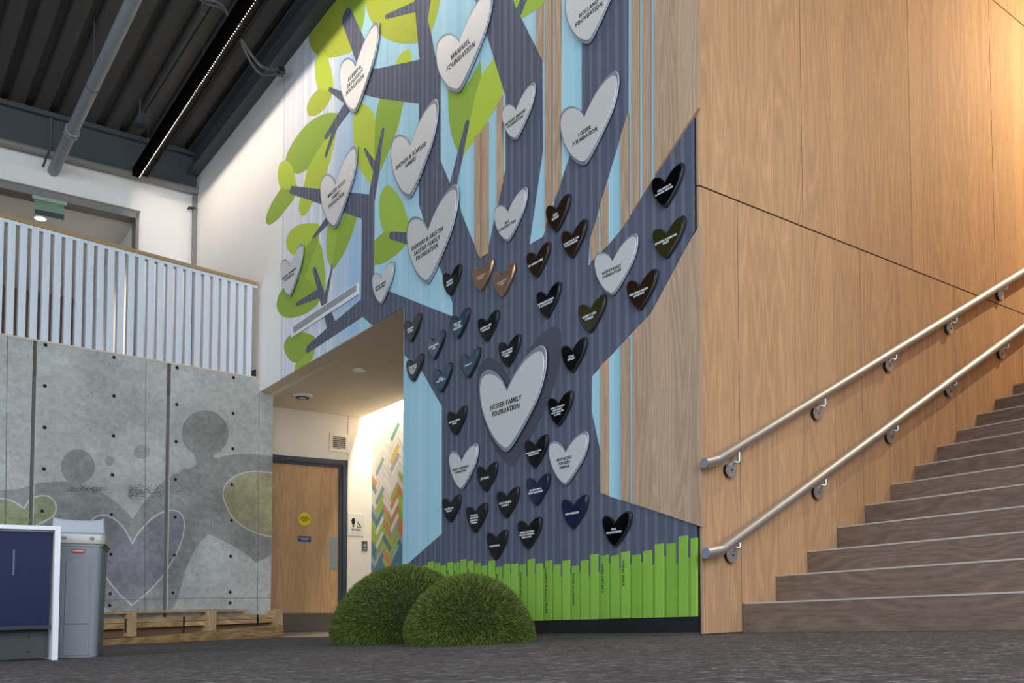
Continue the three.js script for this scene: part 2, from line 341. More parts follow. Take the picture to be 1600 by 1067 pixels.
  const chair = mesh('wheelchair_pictogram', merged([ov(0.026, 0.062, 0.009, 0.009), fig([[0.02, 0.05], [0.031, 0.05], [0.034, 0.02], [0.058, 0.018], [0.072, -0.022], [0.084, -0.017], [0.08, -0.028], [0.068, -0.034], [0.05, 0.007], [0.024, 0.008]]), ringG]), M.ink, sg); chair.position.z = 0.008;
  const wl = mesh('lettering', lettering(['WOMEN'], 0.15, 0.002), M.ink, sg); wl.position.set(0, -0.075, 0.008);
  const br2 = mesh('braille_strip', rbox(-0.08, 0.08, -0.125, -0.115, 0.006, 0.0095, 0.001), mat(0xb5b3b0, 0.5), sg);
  // door switch
  const cd = doorWall.at(569.3, 853);
  const sw = thing('door_switch', 'small grey switch plate on the white wall beside the tiled wall', 'switch', doorWall.world(cd.x, cd.y, 0), doorWall.yaw);
  mesh('cover_plate', rbox(-0.045, 0.045, -0.07, 0.07, 0, 0.012, 0.004), mat(0x565a5e, 0.4), sw);
  mesh('button', new THREE.CylinderGeometry(0.022, 0.022, 0.01, 24).rotateX(Math.PI / 2).translate(0, 0.005, 0.015), M.steel, sw);
  const arrow = mesh('lettering', lettering(['PUSH'], 0.05, 0.002), M.chalk, sw); arrow.position.set(0, -0.042, 0.0115);
  // vent
  const cv = doorWall.at(529.7, 692);
  const ve = thing('wall_vent', 'small white wall vent with dark louvres above the wooden door', 'vent', doorWall.world(cv.x, cv.y, 0), doorWall.yaw);
  mesh('frame', merged([box(-0.15, 0.15, 0.085, 0.13, 0, 0.014), box(-0.15, 0.15, -0.13, -0.085, 0, 0.014), box(-0.15, -0.1, -0.085, 0.085, 0, 0.014), box(0.1, 0.15, -0.085, 0.085, 0, 0.014)]), mat(0xe2dcd0, 0.5), ve);
  mesh('duct_opening', box(-0.1, 0.1, -0.085, 0.085, -0.05, 0.001), M.black, ve);
  for (let i = 0; i < 6; i++) mesh('louvre', box(-0.1, 0.1, -0.004, 0.004, -0.006, 0.012).rotateX(0.6).translate(0, -0.068 + i * 0.027, 0.004), mat(0xcfc7ba, 0.5), ve);
}
// herringbone tile wall in the lobby with a light slot over it
{
  const W = 0.075, L = 0.3, wide = 1.75, low = floorY(tileWall.o.x) - 0.02, high = 3.3;
  const w = tileWall.group('wall_tile'); w.userData.kind = 'structure';
  mesh('grout_bed', slab([[-0.02, low], [wide, low], [wide, high], [-0.02, high]], -0.15, 0), mat(0xb9b3ab, 0.9), w);
  const cols = { white: 0xdcd8d3, lime: 0x9ab43e, orange: 0xc97a3c, blue: 0x2d7391, slate: 0x8fa6ae, teal: 0x5f908f, yellow: 0xe6b92e, grey: 0x9fb0ac };
  const mats = {}; for (const k in cols) mats[k] = [0.92, 1, 1.06].map((s) => new THREE.MeshPhysicalMaterial({ color: new THREE.Color(cols[k]).multiplyScalar(s), roughness: 0.28, clearcoat: 0.4, clearcoatRoughness: 0.2 }));
  const clip = (poly) => {
    for (const [ax, s, lim] of [[0, 1, 0], [0, -1, -wide], [1, 1, low], [1, -1, -high]]) {
      const out = [];
      poly.forEach((p, i) => {
        const q = poly[(i + 1) % poly.length], dp = s * p[ax] - lim, dq = s * q[ax] - lim;
        if (dp >= 0) out.push(p);
        if (dp * dq < 0) { const t = dp / (dp - dq); out.push([p[0] + (q[0] - p[0]) * t, p[1] + (q[1] - p[1]) * t]); }
      });
      poly = out; if (poly.length < 3) return [];
    }
    return poly;
  };
  const area = (p) => Math.abs(p.reduce((s, a, i) => { const b = p[(i + 1) % p.length]; return s + a[0] * b[1] - b[0] * a[1]; }, 0) / 2);
  const r2 = Math.SQRT1_2, pick = (y) => {
    const t = (y - low + 0.2 * (rnd() - 0.5)) / 2.75, r = rnd();
    if (t > 0.86) return r < 0.9 ? 'white' : ['teal', 'yellow', 'grey', 'lime'][Math.floor(rnd() * 4)];
    if (t > 0.7) return r < 0.8 ? 'white' : ['teal', 'orange', 'grey', 'lime', 'blue', 'teal'][Math.floor(rnd() * 6)];
    if (t > 0.47) return r < 0.4 ? 'lime' : r < 0.66 ? 'orange' : r < 0.82 ? 'blue' : r < 0.9 ? 'white' : 'slate';
    return r < 0.2 ? 'lime' : r < 0.33 ? 'orange' : r < 0.86 ? 'blue' : 'slate';
  };
  for (let b = -2; b < 5; b++) for (let a = -40; a < 60; a++) for (const v of [0, 1]) {
    const ox = a * W + b * L, oy = a * W - b * L, e = 0.0022;
    const q = v ? [[L + e, W - L + e], [L + W - e, W - L + e], [L + W - e, W - e], [L + e, W - e]] : [[e, e], [L - e, e], [L - e, W - e], [e, W - e]];
    const p = clip(q.map(([x, y]) => [((x + ox) - (y + oy)) * r2 + 0.16, ((x + ox) + (y + oy)) * r2 + 0.05]));
    if (p.length < 3 || area(p) < 0.0006) continue;
    const cy = p.reduce((s, c) => s + c[1], 0) / p.length;
    const m = mats[pick(cy)][Math.floor(rnd() * 3)];
    mesh('tile', slab(p, 0, 0.007 + rnd() * 0.002), m, w);
  }
  const fc = [[-9.4, -0.24], [soffitR.x + 0.75, -0.24], [soffitR.x + 0.75, -2.5], [-9.4, -2.5]].map(([x, z]) => { const p = mural.world(x, 0, z); return p.setY(floorY(p.x) + 0.006); });
  structure('floor_lobby', hexa([...fc.map((p) => p.clone().add(V(0, -0.05, 0))), ...fc]), mat(0xcdbda6, 0.5));
  // light slot
  const slot = thing('cove_light', 'bright linear light hidden in the slot over the tiled wall', 'light', tileWall.world(0.6, lobby.y(tileWall.o.x) + 0.42, 0.09), tileWall.yaw);
  mesh('housing', box(-0.6, 1.1, 0.005, 0.05, -0.05, 0.05), M.whiteMetal, slot);
  mesh('lamp_diffuser', box(-0.58, 1.08, -0.012, 0.005, -0.03, 0.03), new THREE.MeshStandardMaterial({ color: 0xffffff, emissive: new THREE.Color(1, 0.84, 0.62), emissiveIntensity: 6 }), slot);
  const l = new THREE.RectAreaLight(new THREE.Color(1, 0.84, 0.62), 210, 1.66, 0.06);
  const c = tileWall.world(0.85, lobby.y(tileWall.o.x) + 0.4, 0.09); l.position.copy(c); l.name = 'cove_lamp'; scene.add(l);
  l.rotation.set(-Math.PI / 2, 0, 0); l.rotation.order = 'YXZ'; l.rotation.set(-Math.PI / 2, tileWall.yaw, 0);
}
// ceiling fittings in the soffit
{
  const down = (px, py) => { let p = level(px, py, 2.8); for (let i = 0; i < 4; i++) p = level(px, py, lobby.y(p.x)); return p; };
  const s = thing('smoke_detector', 'round white detector with dark slots on the soffit near the concrete wall', 'detector', down(472.5, 617.5));
  mesh('base', new THREE.CylinderGeometry(0.13, 0.12, 0.02, 40).translate(0, -0.01, 0), M.whiteFrame, s);
  mesh('dome', new THREE.SphereGeometry(0.1, 32, 12, 0, 7, Math.PI / 2, Math.PI / 2).scale(1, 0.22, 1).translate(0, -0.02, 0), M.whiteFrame, s);
  for (let i = 0; i < 10; i++) mesh('slot', box(-0.012, 0.012, -0.012, 0.012, -0.03, 0.03).translate(0.07, -0.028, 0).rotateY(i * Math.PI / 5), M.black, s);
  const d = thing('ceiling_disc', 'flat round white cover plate in the soffit, toward its corner at the trunk', 'cover plate', down(561, 577.5));
  mesh('cover', new THREE.CylinderGeometry(0.075, 0.07, 0.018, 40).translate(0, -0.009, 0), M.whiteFrame, d);
}
// ================================================================ the tree mural
const tree = mural.group('tree_mural');
tag(tree, 'wall-high tree mural of slate trunk, lime leaves and blue and oak strips', 'mural');
{
  const part = (name, g, m) => mesh(name, g, m, tree);
  const left = mural.at(441, 400).x, list = [];
  // backing print: white with pale stripes on the left, turning sky blue toward the trunk
  const wide = -left, X = (px) => mural.at(px, 400).x - left;
  const sky = '#a6d2e2';
  list.push([X(565), wide, sky]);
  for (let x = 0; x < X(565); x += 0.035 + rnd() * 0.11) {
    const t = x / X(565), w = 0.02 + rnd() * (0.03 + 0.16 * t), pale = rnd();
    const c = [232 - 78 * t * (0.55 + 0.45 * pale), 234 - 34 * t * (0.55 + 0.45 * pale) - 6, 238 - 12 * t];
    list.push([x, x + w, `rgb(${c.map(Math.round).join(',')})`]);
    if (rnd() < 0.6) list.push([x + w, x + w + 0.012, t < 0.4 ? '#cfd6dd' : '#dfe8ee']);
  }
  list.push([0, 0.03, '#c6d3dd']);
  for (let i = 0; i < 26; i++) { const x = X(586) + i * 0.2 + rnd() * 0.1; list.push([x, x + 0.03 + rnd() * 0.05, i % 2 ? '#9ccbdd' : '#b0d8e5']); }
  const backing = stripeTex(2048, list, '#e7e8ea', wide); backing.offset.x = -left / wide; backing.wrapS = THREE.ClampToEdgeWrapping;
  const bm = mat(0xffffff, 0.75, { map: backing });
  const base = mural.at(441, 591.5), sR = [soffitR.x, soffitR.y];
  part('backing_print', slab([[left, base.y], [left, 7.05], [0, 7.3], [0, mural.at(1088, 963).y], [soffitR.x, mural.at(632, 976).y], sR], 0, 0.004), bm);

  const bark = [];
  for (let i = 0; i < 15; i++) { const x = i * 0.0853 + (hash(i, 3) - 0.5) * 0.02; bark.push([x, x + 0.022 + hash(i, 9) * 0.016, i % 3 ? '#656a7d' : '#5d6276']); }
  const barkMat = mat(0xffffff, 0.8, { map: stripeTex(1024, bark, '#525769', 1.28) });
  const T = 0.008;
  const S = (name, pts, z, m, bevel = 0.001) => part(name, slab(trace(mural, pts, z), 0.001, z, bevel), m);
  S('trunk', [[631.5, 978], [631.5, 885.3], [690.3, 833.7], [690.3, 635], [660, 581], [631.5, 555], [631.7, 479.3], [581.8, 508.2], [566.3, 494.7], [479.7, 552.4], [477.2, 547.8], [479.7, 540.3],
    [510.6, 512.7], [506.8, 494.3], [501.2, 474.7], [498.4, 465.3], [463.7, 478.4], [461.9, 475.6], [463.7, 471.8], [495.6, 452.2], [489, 423.1], [489, 418.4], [491.8, 416], [493.7, 418.4],
    [507.8, 460.6], [508.3, 456], [519, 411.9], [520.3, 412.8], [510.6, 470], [517.2, 486.8], [523.7, 501.8], [564, 467.2], [565, 380], [565.3, 341.5], [541.5, 333.5], [506.8, 320.3], [452.5, 302.2],
    [452.1, 299.3], [454.4, 290.9], [456.2, 290.3], [505, 296], [552.8, 301.2], [576.6, 303.7], [582.8, 268.4], [568.7, 234.7], [568.3, 231.5], [570.6, 231], [585.6, 251.5], [596.3, 202], [598.5, 199], [600.6, 200.8],
    [595, 240], [592, 271], [584.6, 315.3], [584, 400], [584, 446.5], [587.5, 447], [611, 456], [707, 494.3], [707, 474], [687.2, 418.4], [661.9, 343.4], [654.2, 319], [654.4, 161.2], [600, 154.6], [574, 149],
    [560, 145], [572, 108], [588.4, 106.5], [591.2, 106.8], [655.3, 93], [648.7, 18.7], [602.8, 30], [601, 26], [602, 22.9], [647.8, 2], [644, -60], [634, -128], [637, -136], [643, -137], [655, -80], [662, -110], [668, -165], [674, -170], [679, -164], [676, -60], [674, -8], [668.4, 31], [673, 50.6], [679.7, 88], [688, 86.5],
    [688, 250.6], [702.7, 286.6], [727, 191], [730, 187], [732.6, 187.6], [733.7, 191], [713, 290.6], [720, 331], [740.6, 381.8], [751.5, 404], [761.2, 397], [776.2, 321.8], [789.4, 265.6], [789.7, 150],
    [786.5, 140.6], [761.6, 58], [738, -14], [716, -96], [690, -190], [692, -198], [698, -200], [728, -130], [744, -180], [752, -290], [760, -296], [768, -290], [776, -150], [786, -70], [800, -4], [806.6, 14], [834, -52], [840, -56], [844, -50], [812.5, 25], [846.9, 93.7], [847.6, 236.5], [826.9, 381.8], [848.4, 369.6], [890.6, 241.2], [909, 172], [909, -180], [896, -300], [880, -420], [890, -428], [905, -420], [930, -330], [948, -440], [962, -445], [972, -430], [978, -250], [981.8, -14], [981.4, 176], [969, 213], [948, 284.5], [937, 320], [932.6, 337.8], [921, 373], [918.7, 415.6], [939, 396], [950, 383], [970.6, 358.6], [987.5, 332], [1004, 305], [1017.5, 287.2], [1022.7, 276.9],
    [1070, 200], [1083.6, 179], [1084.6, 361], [1075.6, 380], [1016.5, 489.7], [987.5, 519.6], [949.6, 560], [924.3, 588], [924, 642.5], [937.3, 705], [937.6, 770.6], [1000, 791.5], [1088, 820.5], [1088, 966]], T, barkMat);
  S('branch', [[512.5, 141.5], [514.3, 136.3], [516.5, 136.3], [538, 144.5], [552, 150], [552, 168], [537.8, 161.2]], T + 0.0006, barkMat);
  S('branch', [[540, 158], [506.5, 213], [507, 217], [508.5, 218], [510.5, 217], [518.5, 205.5], [506.8, 243], [508.3, 246.3], [510, 245], [527, 199], [550, 168], [552, 156]], T + 0.0012, barkMat);
  S('branch', [[535, 37.5], [534.6, 28], [537.8, 18.7], [542.5, 12.2], [547, 12.7], [571.5, 65.6], [578, 108], [566, 118], [558, 101]], T + 0.0006, barkMat);
  S('branch', [[516, 330], [489, 369], [488, 372.4], [490.5, 372.4], [520, 342]], T + 0.0006, barkMat);
  S('branch', [[607.5, 369.6], [608.4, 364.5], [612, 361.6], [650, 363.8], [650, 386], [640, 382.8], [609.4, 373.4]], T + 0.0006, barkMat);

  // leaves
  const lime = mat(0xb4c93f, 0.75), green = mat(0x8fae3c, 0.75), mid = mat(0x9dbd44, 0.75), olive = mat(0xa9b53a, 0.75);
  let li = 0;
  const leaf = (m, pts) => { const z = 0.0055 + (li++ % 5) * 0.0004; return part('leaf', slab(smooth(trace(mural, pts, z)), 0.001, z, 0.0008), m); };
  leaf(olive, [[484, 50], [482.5, 62], [486, 74], [496.5, 86], [514.3, 90.5], [531, 87], [550, 79], [562, 58], [556, 20], [537, 0], [522, 2]]);
  leaf(green, [[527, -30], [533, -6], [539, 14], [548, 35], [562, 52, 1], [567, 40], [571, 3], [573, -25], [566, -52], [546, -60], [530, -50]]);
  leaf(olive, [[569, -24], [573, 14], [583.7, 39.4], [598, 56], [611, 63.7], [628, 67.5], [656, 66.8, 1], [652, 10], [650, -40], [630, -72], [596, -70], [575, -52]]);
  leaf(olive, [[678, -60, 1], [666, 31, 1], [674, 48.9, 1], [682.5, 22.5], [691, -20], [697, -70], [692, -100]]);
  leaf(lime, [[617.4, 101, 1], [620, 93], [628, 82.5], [638.4, 77.4], [641.6, 84.4], [642.7, 97, 1]]);
  leaf(lime, [[492.2, 112], [493, 95], [497, 84], [503, 79.7], [511, 89], [517, 107], [520.5, 128], [520, 143, 1], [508, 142], [497, 140, 1], [493.5, 126]]);
  leaf(olive, [[497, 139.5, 1], [508, 142], [520, 142.5, 1], [517, 152], [508, 168], [497, 178], [487, 181.5], [480.5, 178], [479.3, 168], [484, 154]]);
  leaf(green, [[528, 176.5, 1], [512, 176.5], [494, 183.5], [475, 198.7], [456.5, 224], [446.5, 247], [449, 260], [460, 270.3], [470, 270.3], [481, 263.7, 1], [508, 218]]);
  leaf(lime, [[528, 183, 1], [524, 215], [515, 252], [500, 296], [487, 318], [477, 335], [470, 335.5], [467, 325], [469, 308], [475, 287], [481, 263.7], [505, 222]]);
  leaf(lime, [[433.7, 272], [436, 258], [444, 250.8], [454, 256], [460, 272], [463.7, 291, 1], [452, 294.5], [438.4, 295, 1], [435, 285]]);
  leaf(green, [[438.4, 295, 1], [462, 296, 1], [461, 306], [448, 325], [432, 343], [420, 350.3], [415.5, 347], [416, 338], [424, 318]]);
  leaf(lime, [[551, 195], [552, 181], [557, 168], [566, 162.5], [575, 167], [584.5, 180], [587, 195], [587, 250], [579, 287, 1], [571, 277], [562, 262], [553.5, 232]]);
  leaf(green, [[594, 150, 1], [630.8, 158, 1], [621, 199], [602, 248], [592, 271, 1], [586.6, 262], [587, 182]]);
  leaf(lime, [[446.9, 380], [450.6, 365], [463, 353], [480, 349], [499, 352], [494, 362], [487, 375], [478, 388], [470, 398], [461, 399], [451, 392]]);
  leaf(green, [[499, 360, 1], [480, 383], [466, 405], [468, 428], [475, 432], [486, 405], [496, 378]]);
  leaf(mid, [[497, 372, 1], [503.5, 392], [507.5, 425], [508.5, 459, 1], [495, 452], [475, 430.6, 1], [487, 402]]);
  leaf(green, [[475, 430.6, 1], [494.7, 452], [500, 466, 1], [497, 473.5], [482.5, 486.8], [465.6, 494.3], [450.6, 496.6], [437.5, 490.6], [432.2, 477.5], [434.7, 462.5], [446, 446.5], [460, 436]]);
  leaf(mid, [[513, 341, 1], [530, 354, 1], [524, 388], [518, 419.5, 1], [513, 410], [509.7, 390], [510.6, 362]]);
  leaf(green, [[540, 331, 1], [558, 338, 1], [550, 365], [536, 397], [521, 420.5, 1], [518.5, 417], [523, 388], [529.5, 354]]);
  leaf(green, [[443.5, 542], [447, 530], [456, 522.5], [468, 518.5], [480, 521], [492, 528], [490, 540], [480, 551], [471, 560], [462.5, 566], [452, 561.5]]);
  leaf(mid, [[492.3, 545, 1], [489, 559], [485.5, 564.8, 1], [459.5, 580, 1], [463, 566], [478, 552]]);
  leaf(mid, [[592, 322], [595, 302], [603.7, 290], [615, 295.6], [626, 310.6], [634, 331], [639, 350], [640.5, 363, 1], [608, 364], [599, 363.5, 1], [594, 345]]);
  leaf(green, [[583.6, 377.5, 1], [600, 363], [638, 364, 1], [633, 382], [621, 395.5], [602.5, 409], [583.6, 414.6, 1]]);
  leaf(green, [[700.3, 130, 1], [722, 140], [745, 105], [750, 94, 1], [751.8, 120], [735, 183], [717, 242, 1], [709, 222], [703, 198], [700, 160]]);
  leaf(lime, [[771, 91, 1], [787.5, 141, 1], [774.5, 167], [752, 204], [724.5, 240.8, 1], [729, 212], [735, 183], [751.5, 121]]);
  leaf(mid, [[811.2, 24.5, 1], [828, -16], [842, -62, 1], [858, -55], [860, -25], [850, 5], [832, 19], [814.5, 29, 1]]);
  leaf(mid, [[803, 10.5, 1], [804, -14], [814, -48], [826, -58], [830, -44, 1], [807, 14, 1]]);

  const over = (x) => { let a = -14, b = -900; for (let i = 0; i < 24; i++) { const m = (a + b) / 2; mural.at(x, m).y < 7.05 ? a = m : b = m; } return a; };  // the strips run on up to the beam
  // oak strips standing proud of the print
  const board = (pts, z = 0.02) => {
    const g = piece(mural, pts, 0.001, z, 0.0012), uv = g.attributes.uv, du = rnd(), dv = rnd() * 2;
    for (let n = 0; n < uv.count; n++) uv.setXY(n, uv.getX(n) + du, uv.getY(n) + dv);
    return part(pts.wide ? 'oak_panel' : 'oak_strip', g, [M.oakPale, M.oakEdge]);
  };
  board([[741.2, 213.5], [750, 207], [750, 403], [748, 400.5], [740.8, 382.5]]);
  board([[752.2, 203], [761.6, 190.5], [761.6, 396.5], [751.8, 402]]);
  board([[776, 166], [783.9, 148], [784.7, 282.5], [776, 321.5]]);
  board([[837.6, 16], [846.8, 6], [846.8, 94], [837.6, 75]]);
  board([[850.7, over(850.7)], [861, over(861)], [861, 325.6], [851.3, 356.5]]);
  board([[864.3, over(864.3)], [875.2, over(875.2)], [875, 286], [864.6, 314]]);
  board([[969, 213], [981, 176.2], [981.6, 341.5], [970.2, 358]]);
  board([[985.7, over(985.7)], [997.8, over(997.8)], [997.8, 314], [986.4, 332.5]]);
  board([[1002.5, over(1002.5)], [1015.2, over(1015.2)], [1015.4, 287.5], [1003.9, 305]]);
  board([[937.2, 319.5], [948.2, 285], [948.2, 384.6], [938, 394.5]]);
  board([[922, 373.5], [933, 337.8], [933, 400], [922.4, 410.5]]);
  board([[937.7, 572], [949, 560.8], [949.4, 774], [937.8, 770]]);
  board([[969.8, 539], [982, 527], [982.6, 785.3], [969.9, 781]]);
  const wide1 = [[1020.6, over(1020.6)], [1091, over(1091)], [1090.8, 168.5], [1022, 273.5]]; wide1.wide = 1; board(wide1, 0.024);
  const wide2 = [[987.6, 519.6], [1016.5, 489.7], [1075.6, 380], [1093.4, 351], [1095.8, 823], [987.6, 786]]; wide2.wide = 1; board(wide2, 0.024);

  // dark outline heart round the middle plaque, printed flat
  // (its shape comes with the plaques below)
  tree.userData.z = T;

  // grass: a row of cut blades along the foot of the trunk
  const tall = [[658.9, 666.4, 884], [668, 676.1, 877.7], [678.1, 686.2, 880], [688.3, 696.1, 883.3], [698, 706.3, 878.9], [708.1, 716.7, 879.7], [718.7, 727.3, 874.2], [730, 738.3, 876.6], [740.6, 749.7, 880.2],
    [751.6, 760.3, 884], [762.8, 772.2, 876], [774.7, 783.9, 885.5], [786.3, 796.1, 881.7], [798.7, 808.6, 881.2], [811.2, 821.1, 882.3], [824.2, 834.4, 873.8], [837.5, 847.7, 880.5], [851.1, 861.4, 876],
    [864.5, 875, 882.3], [878.6, 889.8, 875.8], [893, 904, 884], [907.1, 918.7, 875.8], [922.4, 934, 866.2], [938.2, 950, 867.7], [954.1, 966.2, 868], [970.2, 983, 862.4], [987.2, 1000.4, 867.2],
    [1004.7, 1017.9, 860.8], [1022.9, 1036.2, 850.4], [1040.9, 1054.9, 849.5], [1059.9, 1073.9, 838], [1078.8, 1088.2, 841]];
  const low = [891, 889, 893, 895, 892, 890, 886.7, 897, 892, 900, 892, 903, 897, 900, 901, 896, 889, 893, 901, 895, 893.5, 899.5, 893.5, 880, 888, 882, 878, 882, 869, 880.7, 871, 861.5];
  const names = { 4: 'LEE', 5: 'MARIE', 7: 'K A BARNES', 9: 'ANN LEE', 11: 'J A FOWLER', 14: 'JAMA HANNACK', 17: 'KATIE LLOYD & FAMILY', 20: 'SAMANTHA SPAIN', 23: 'CHELSEY HAAS', 25: 'ERIN INNIS' };
  const gm = [mat(0x86b540, 0.7), mat(0x8cba46, 0.7), mat(0x7fae3b, 0.7)], gd = mat(0x78a637, 0.7);
  const floorPx = (x) => 969.8 - (x - 832) * (6.7 / 256.8);
  const tilt = (x, y, dx) => y + dx * (y - 1000) / (x + 256);
  tall.forEach(([a, b, y], i) => {
    const z = 0.016;
    const bl = part('grass_blade', piece(mural, [[a, y + 0.4], [b, tilt(a, y, b - a)], [b, floorPx(b)], [a, floorPx(a)]], 0.001, z, 0.001), gm[i % 3]);
    if (names[i]) {
      const p = mural.at((a + b) / 2 + 0.3, y + (1000 - y) * 0.1), h = (i > 12 ? 0.008 : 0.0085) * 10 * 0.72;
      const t = lettering([names[i]], names[i].length * 0.0165, 0.001); t.rotateZ(Math.PI / 2);
      t.computeBoundingBox(); t.translate(0, -t.boundingBox.max.y, 0);
      const m = mesh('lettering', t, M.ink, bl); m.position.set(p.x, p.y, z);
    }
    const n = tall[i + 1];
    if (n) part('grass_blade', piece(mural, [[b + 0.25, low[i]], [n[0] - 0.25, low[i] - 0.2], [n[0] - 0.25, floorPx(n[0])], [b + 0.25, floorPx(b)]], 0.001, 0.01, 0.0006), gd);
  });
  part('grass_blade', piece(mural, [[632, 892], [658.6, 891], [658.6, floorPx(658)], [632, floorPx(632)]], 0.001, 0.012, 0.001), gm[1]);
}
// air grille set into the crown
{
  const c = mural.at(507, 486), g = thing('air_grille', 'long white air grille with dark louvres set across the tree crown', 'grille', mural.world(c.x, c.y, 0), mural.yaw);
  const P = (pts) => pts.map(([x, y]) => { const l = mural.at(x, y, 0.02); return [l.x - c.x, l.y - c.y]; });
  const rim = P([[454.6, 509.6], [559.2, 441.6], [559.4, 459.6], [454.4, 528]]), hole = P([[457.3, 511], [556.6, 444.6], [556.6, 455.2], [457.2, 521.8]]);
  const sh = new THREE.Shape(rim.map((p) => new THREE.Vector2(...p))); sh.holes.push(new THREE.Path(hole.map((p) => new THREE.Vector2(...p))));
  mesh('frame', new THREE.ExtrudeGeometry(sh, { depth: 0.012, bevelEnabled: false }).translate(0, 0, 0.008), M.whiteFrame, g);
  mesh('duct_opening', slab(hole, 0.005, 0.0095), mat(0x26262a, 0.8), g);
  for (let i = 0; i < 7; i++) {
    const a = (i + 0.55) / 7, b = (i + 0.85) / 7, L = (p, q, t) => [p[0] + (q[0] - p[0]) * t, p[1] + (q[1] - p[1]) * t];
    mesh('louvre', slab([L(hole[0], hole[3], a), L(hole[1], hole[2], a), L(hole[1], hole[2], b), L(hole[0], hole[3], b)], 0.0095, 0.018), M.whiteFrame, g);
  }
}
// ================================================================ the heart plaques
{
  const drawn = [[798, 610, 1], [804, 597], [812, 582], [822, 566], [834, 552], [845, 543.5], [853, 541.2], [858, 545], [860, 556], [859, 574], [854.5, 596], [846, 622], [833, 648.5], [818, 676], [805, 697], [796.5, 706],
    [789.5, 702.5], [778, 689], [768, 669], [760.3, 646], [756, 623], [755, 602], [757.7, 588], [764, 580.5], [771, 578.8], [779, 581.5], [787, 589], [793.5, 600]];
  const loc = smooth(trace(mural, drawn), 3), kx = (p) => p[0], x0 = Math.min(...loc.map(kx)), x1 = Math.max(...loc.map(kx)), xm = (x0 + x1) / 2;
  const flat = loc.map(([x, y]) => [x, y - SLOPE * (x - xm)]), y0 = Math.min(...flat.map((p) => p[1])), y1 = Math.max(...flat.map((p) => p[1]));
  const unit = flat.map(([x, y]) => [(x - x0) / (x1 - x0), (y - y0) / (y1 - y0)]);
  const fx = (f) => f, heart = (w, h, sx = 1, sy = 1, dx = 0, dy = 0) => unit.map(([u, v]) => [(0.5 + (u - 0.5) * sx + dx - 0.5) * w, (0.5 + (v - 0.5) * sy + dy - 0.5) * h]);
  // left and right edge, top of the taller lobe, tip: all as the photograph shows them
  const fit = (L, R, tx, ty, bx, by) => {
    const my = (ty + by) / 2, a = mural.at(L, my).x, b = mural.at(R, my).x, t = mural.at(tx, ty), c = mural.at(bx, by), m = (a + b) / 2;
    const top = t.y - SLOPE * (t.x - m), tip = c.y - SLOPE * (c.x - m);
    return { w: b - a, h: top - tip, pos: mural.world(m, (top + tip) / 2, 0) };
  };
  // the flat dark heart printed round the middle plaque
  {
    const f = fit(748.4, 880, 866, 510.3, 800.6, 729.3), c = mural.local(f.pos);
    const g = slab(heart(f.w, f.h), 0.001, 0.0093, 0.0004); g.rotateZ(Math.atan(SLOPE)); g.translate(c.x, c.y, 0);
    mesh('heart_outline', g, mat(0x464a59, 0.8), tree);
  }
  const silver = 'silver heart plaques on the tree mural', dark = 'dark heart plaques on the tree mural';
  const plaque = (bright, label, box6, lines, o = {}) => {
    const f = fit(...box6), z = o.z ?? (bright ? 0.024 : 0.02);
    const g = thing('heart_plaque', label, 'plaque', f.pos, mural.yaw, bright ? silver : dark);
    g.rotation.z = Math.atan(SLOPE);
    const post = mesh('standoff', new THREE.CylinderGeometry(Math.min(0.03, f.w * 0.15), Math.min(0.03, f.w * 0.15), z, 16).rotateX(Math.PI / 2).translate(-f.w * 0.06, -f.h * 0.05, z / 2 + 0.004), M.blackTrim, g);
    const tw = (o.tw ?? (bright ? 0.52 : 0.56)) * f.w, tx = (o.tx ?? -0.07) * f.w, ty = (o.ty ?? -0.03) * f.h;
    if (bright) {
      mesh('back_plate', slab(heart(f.w, f.h), z, z + 0.012, 0.003), M.silverRim, g);
      mesh('edge_band', slab(heart(f.w, f.h, 1.012, 1.01), z + 0.002, z + 0.007, 0.001), M.silver, g);
      mesh('face_plate', slab(heart(f.w, f.h, 0.955, 0.915, 0.006, -0.01), z + 0.012, z + 0.018, 0.002), M.silver, g);
    } else {
      mesh('back_plate', slab(heart(f.w, f.h), z, z + 0.016, 0.005), o.bronze ? M.bronze : mat(0x26262a, 0.35), g);
      mesh('face_plate', slab(heart(f.w, f.h, 0.9, 0.91), z + 0.014, z + 0.0185, 0.0015), o.m ?? M.gloss, g);
    }
    if (lines) { const t = mesh('lettering', lettering(lines, tw, 0.0015, bright ? font : font, o.gap ?? 1.45), bright ? M.ink : o.bronze ? M.nosing : M.chalk, g); t.position.set(tx, ty, z + (bright ? 0.018 : 0.0185)); }
    return g;
  };
  const S = (label, b, lines, o) => plaque(true, label, b, lines, o), B = (label, b, lines, o) => plaque(false, label, b, lines, o);
  S('silver heart plaque with three text lines, nearest the roof beam', [535.3, 596, 593, 34.3, 558.4, 177], ['ROBERT B.', 'DAUGHERTY', 'FOUNDATION'], { tw: 0.46 });
  S('large silver heart plaque overlapping the tall leaf pair, its lobe touching the top edge', [686.2, 774.5, 768, -16, 718, 148], ['MAMMEL', 'FOUNDATION'], { tw: 0.5, tx: -0.03 });
  S('silver heart plaque whose lobes are cut off by the top edge of the photo', [888.7, 976, 970, -78, 923.7, 70.3], ['HOLLAND', 'FOUNDATION'], { tw: 0.48, ty: -0.08, tx: -0.05 });
  S('large silver heart plaque directly below the one cut off by the top edge', [880.6, 972.4, 965.9, 113.4, 915, 261], ['LOZIER', 'FOUNDATION'], { tw: 0.42, ty: -0.1, tx: -0.05 });
  S('small silver heart plaque on the middle limb, upper of the two small ones there', [790, 841, 838, 131, 810, 220.5], ['RICHARD BROOKE', 'FOUNDATION'], { tw: 0.62, ty: -0.07 });
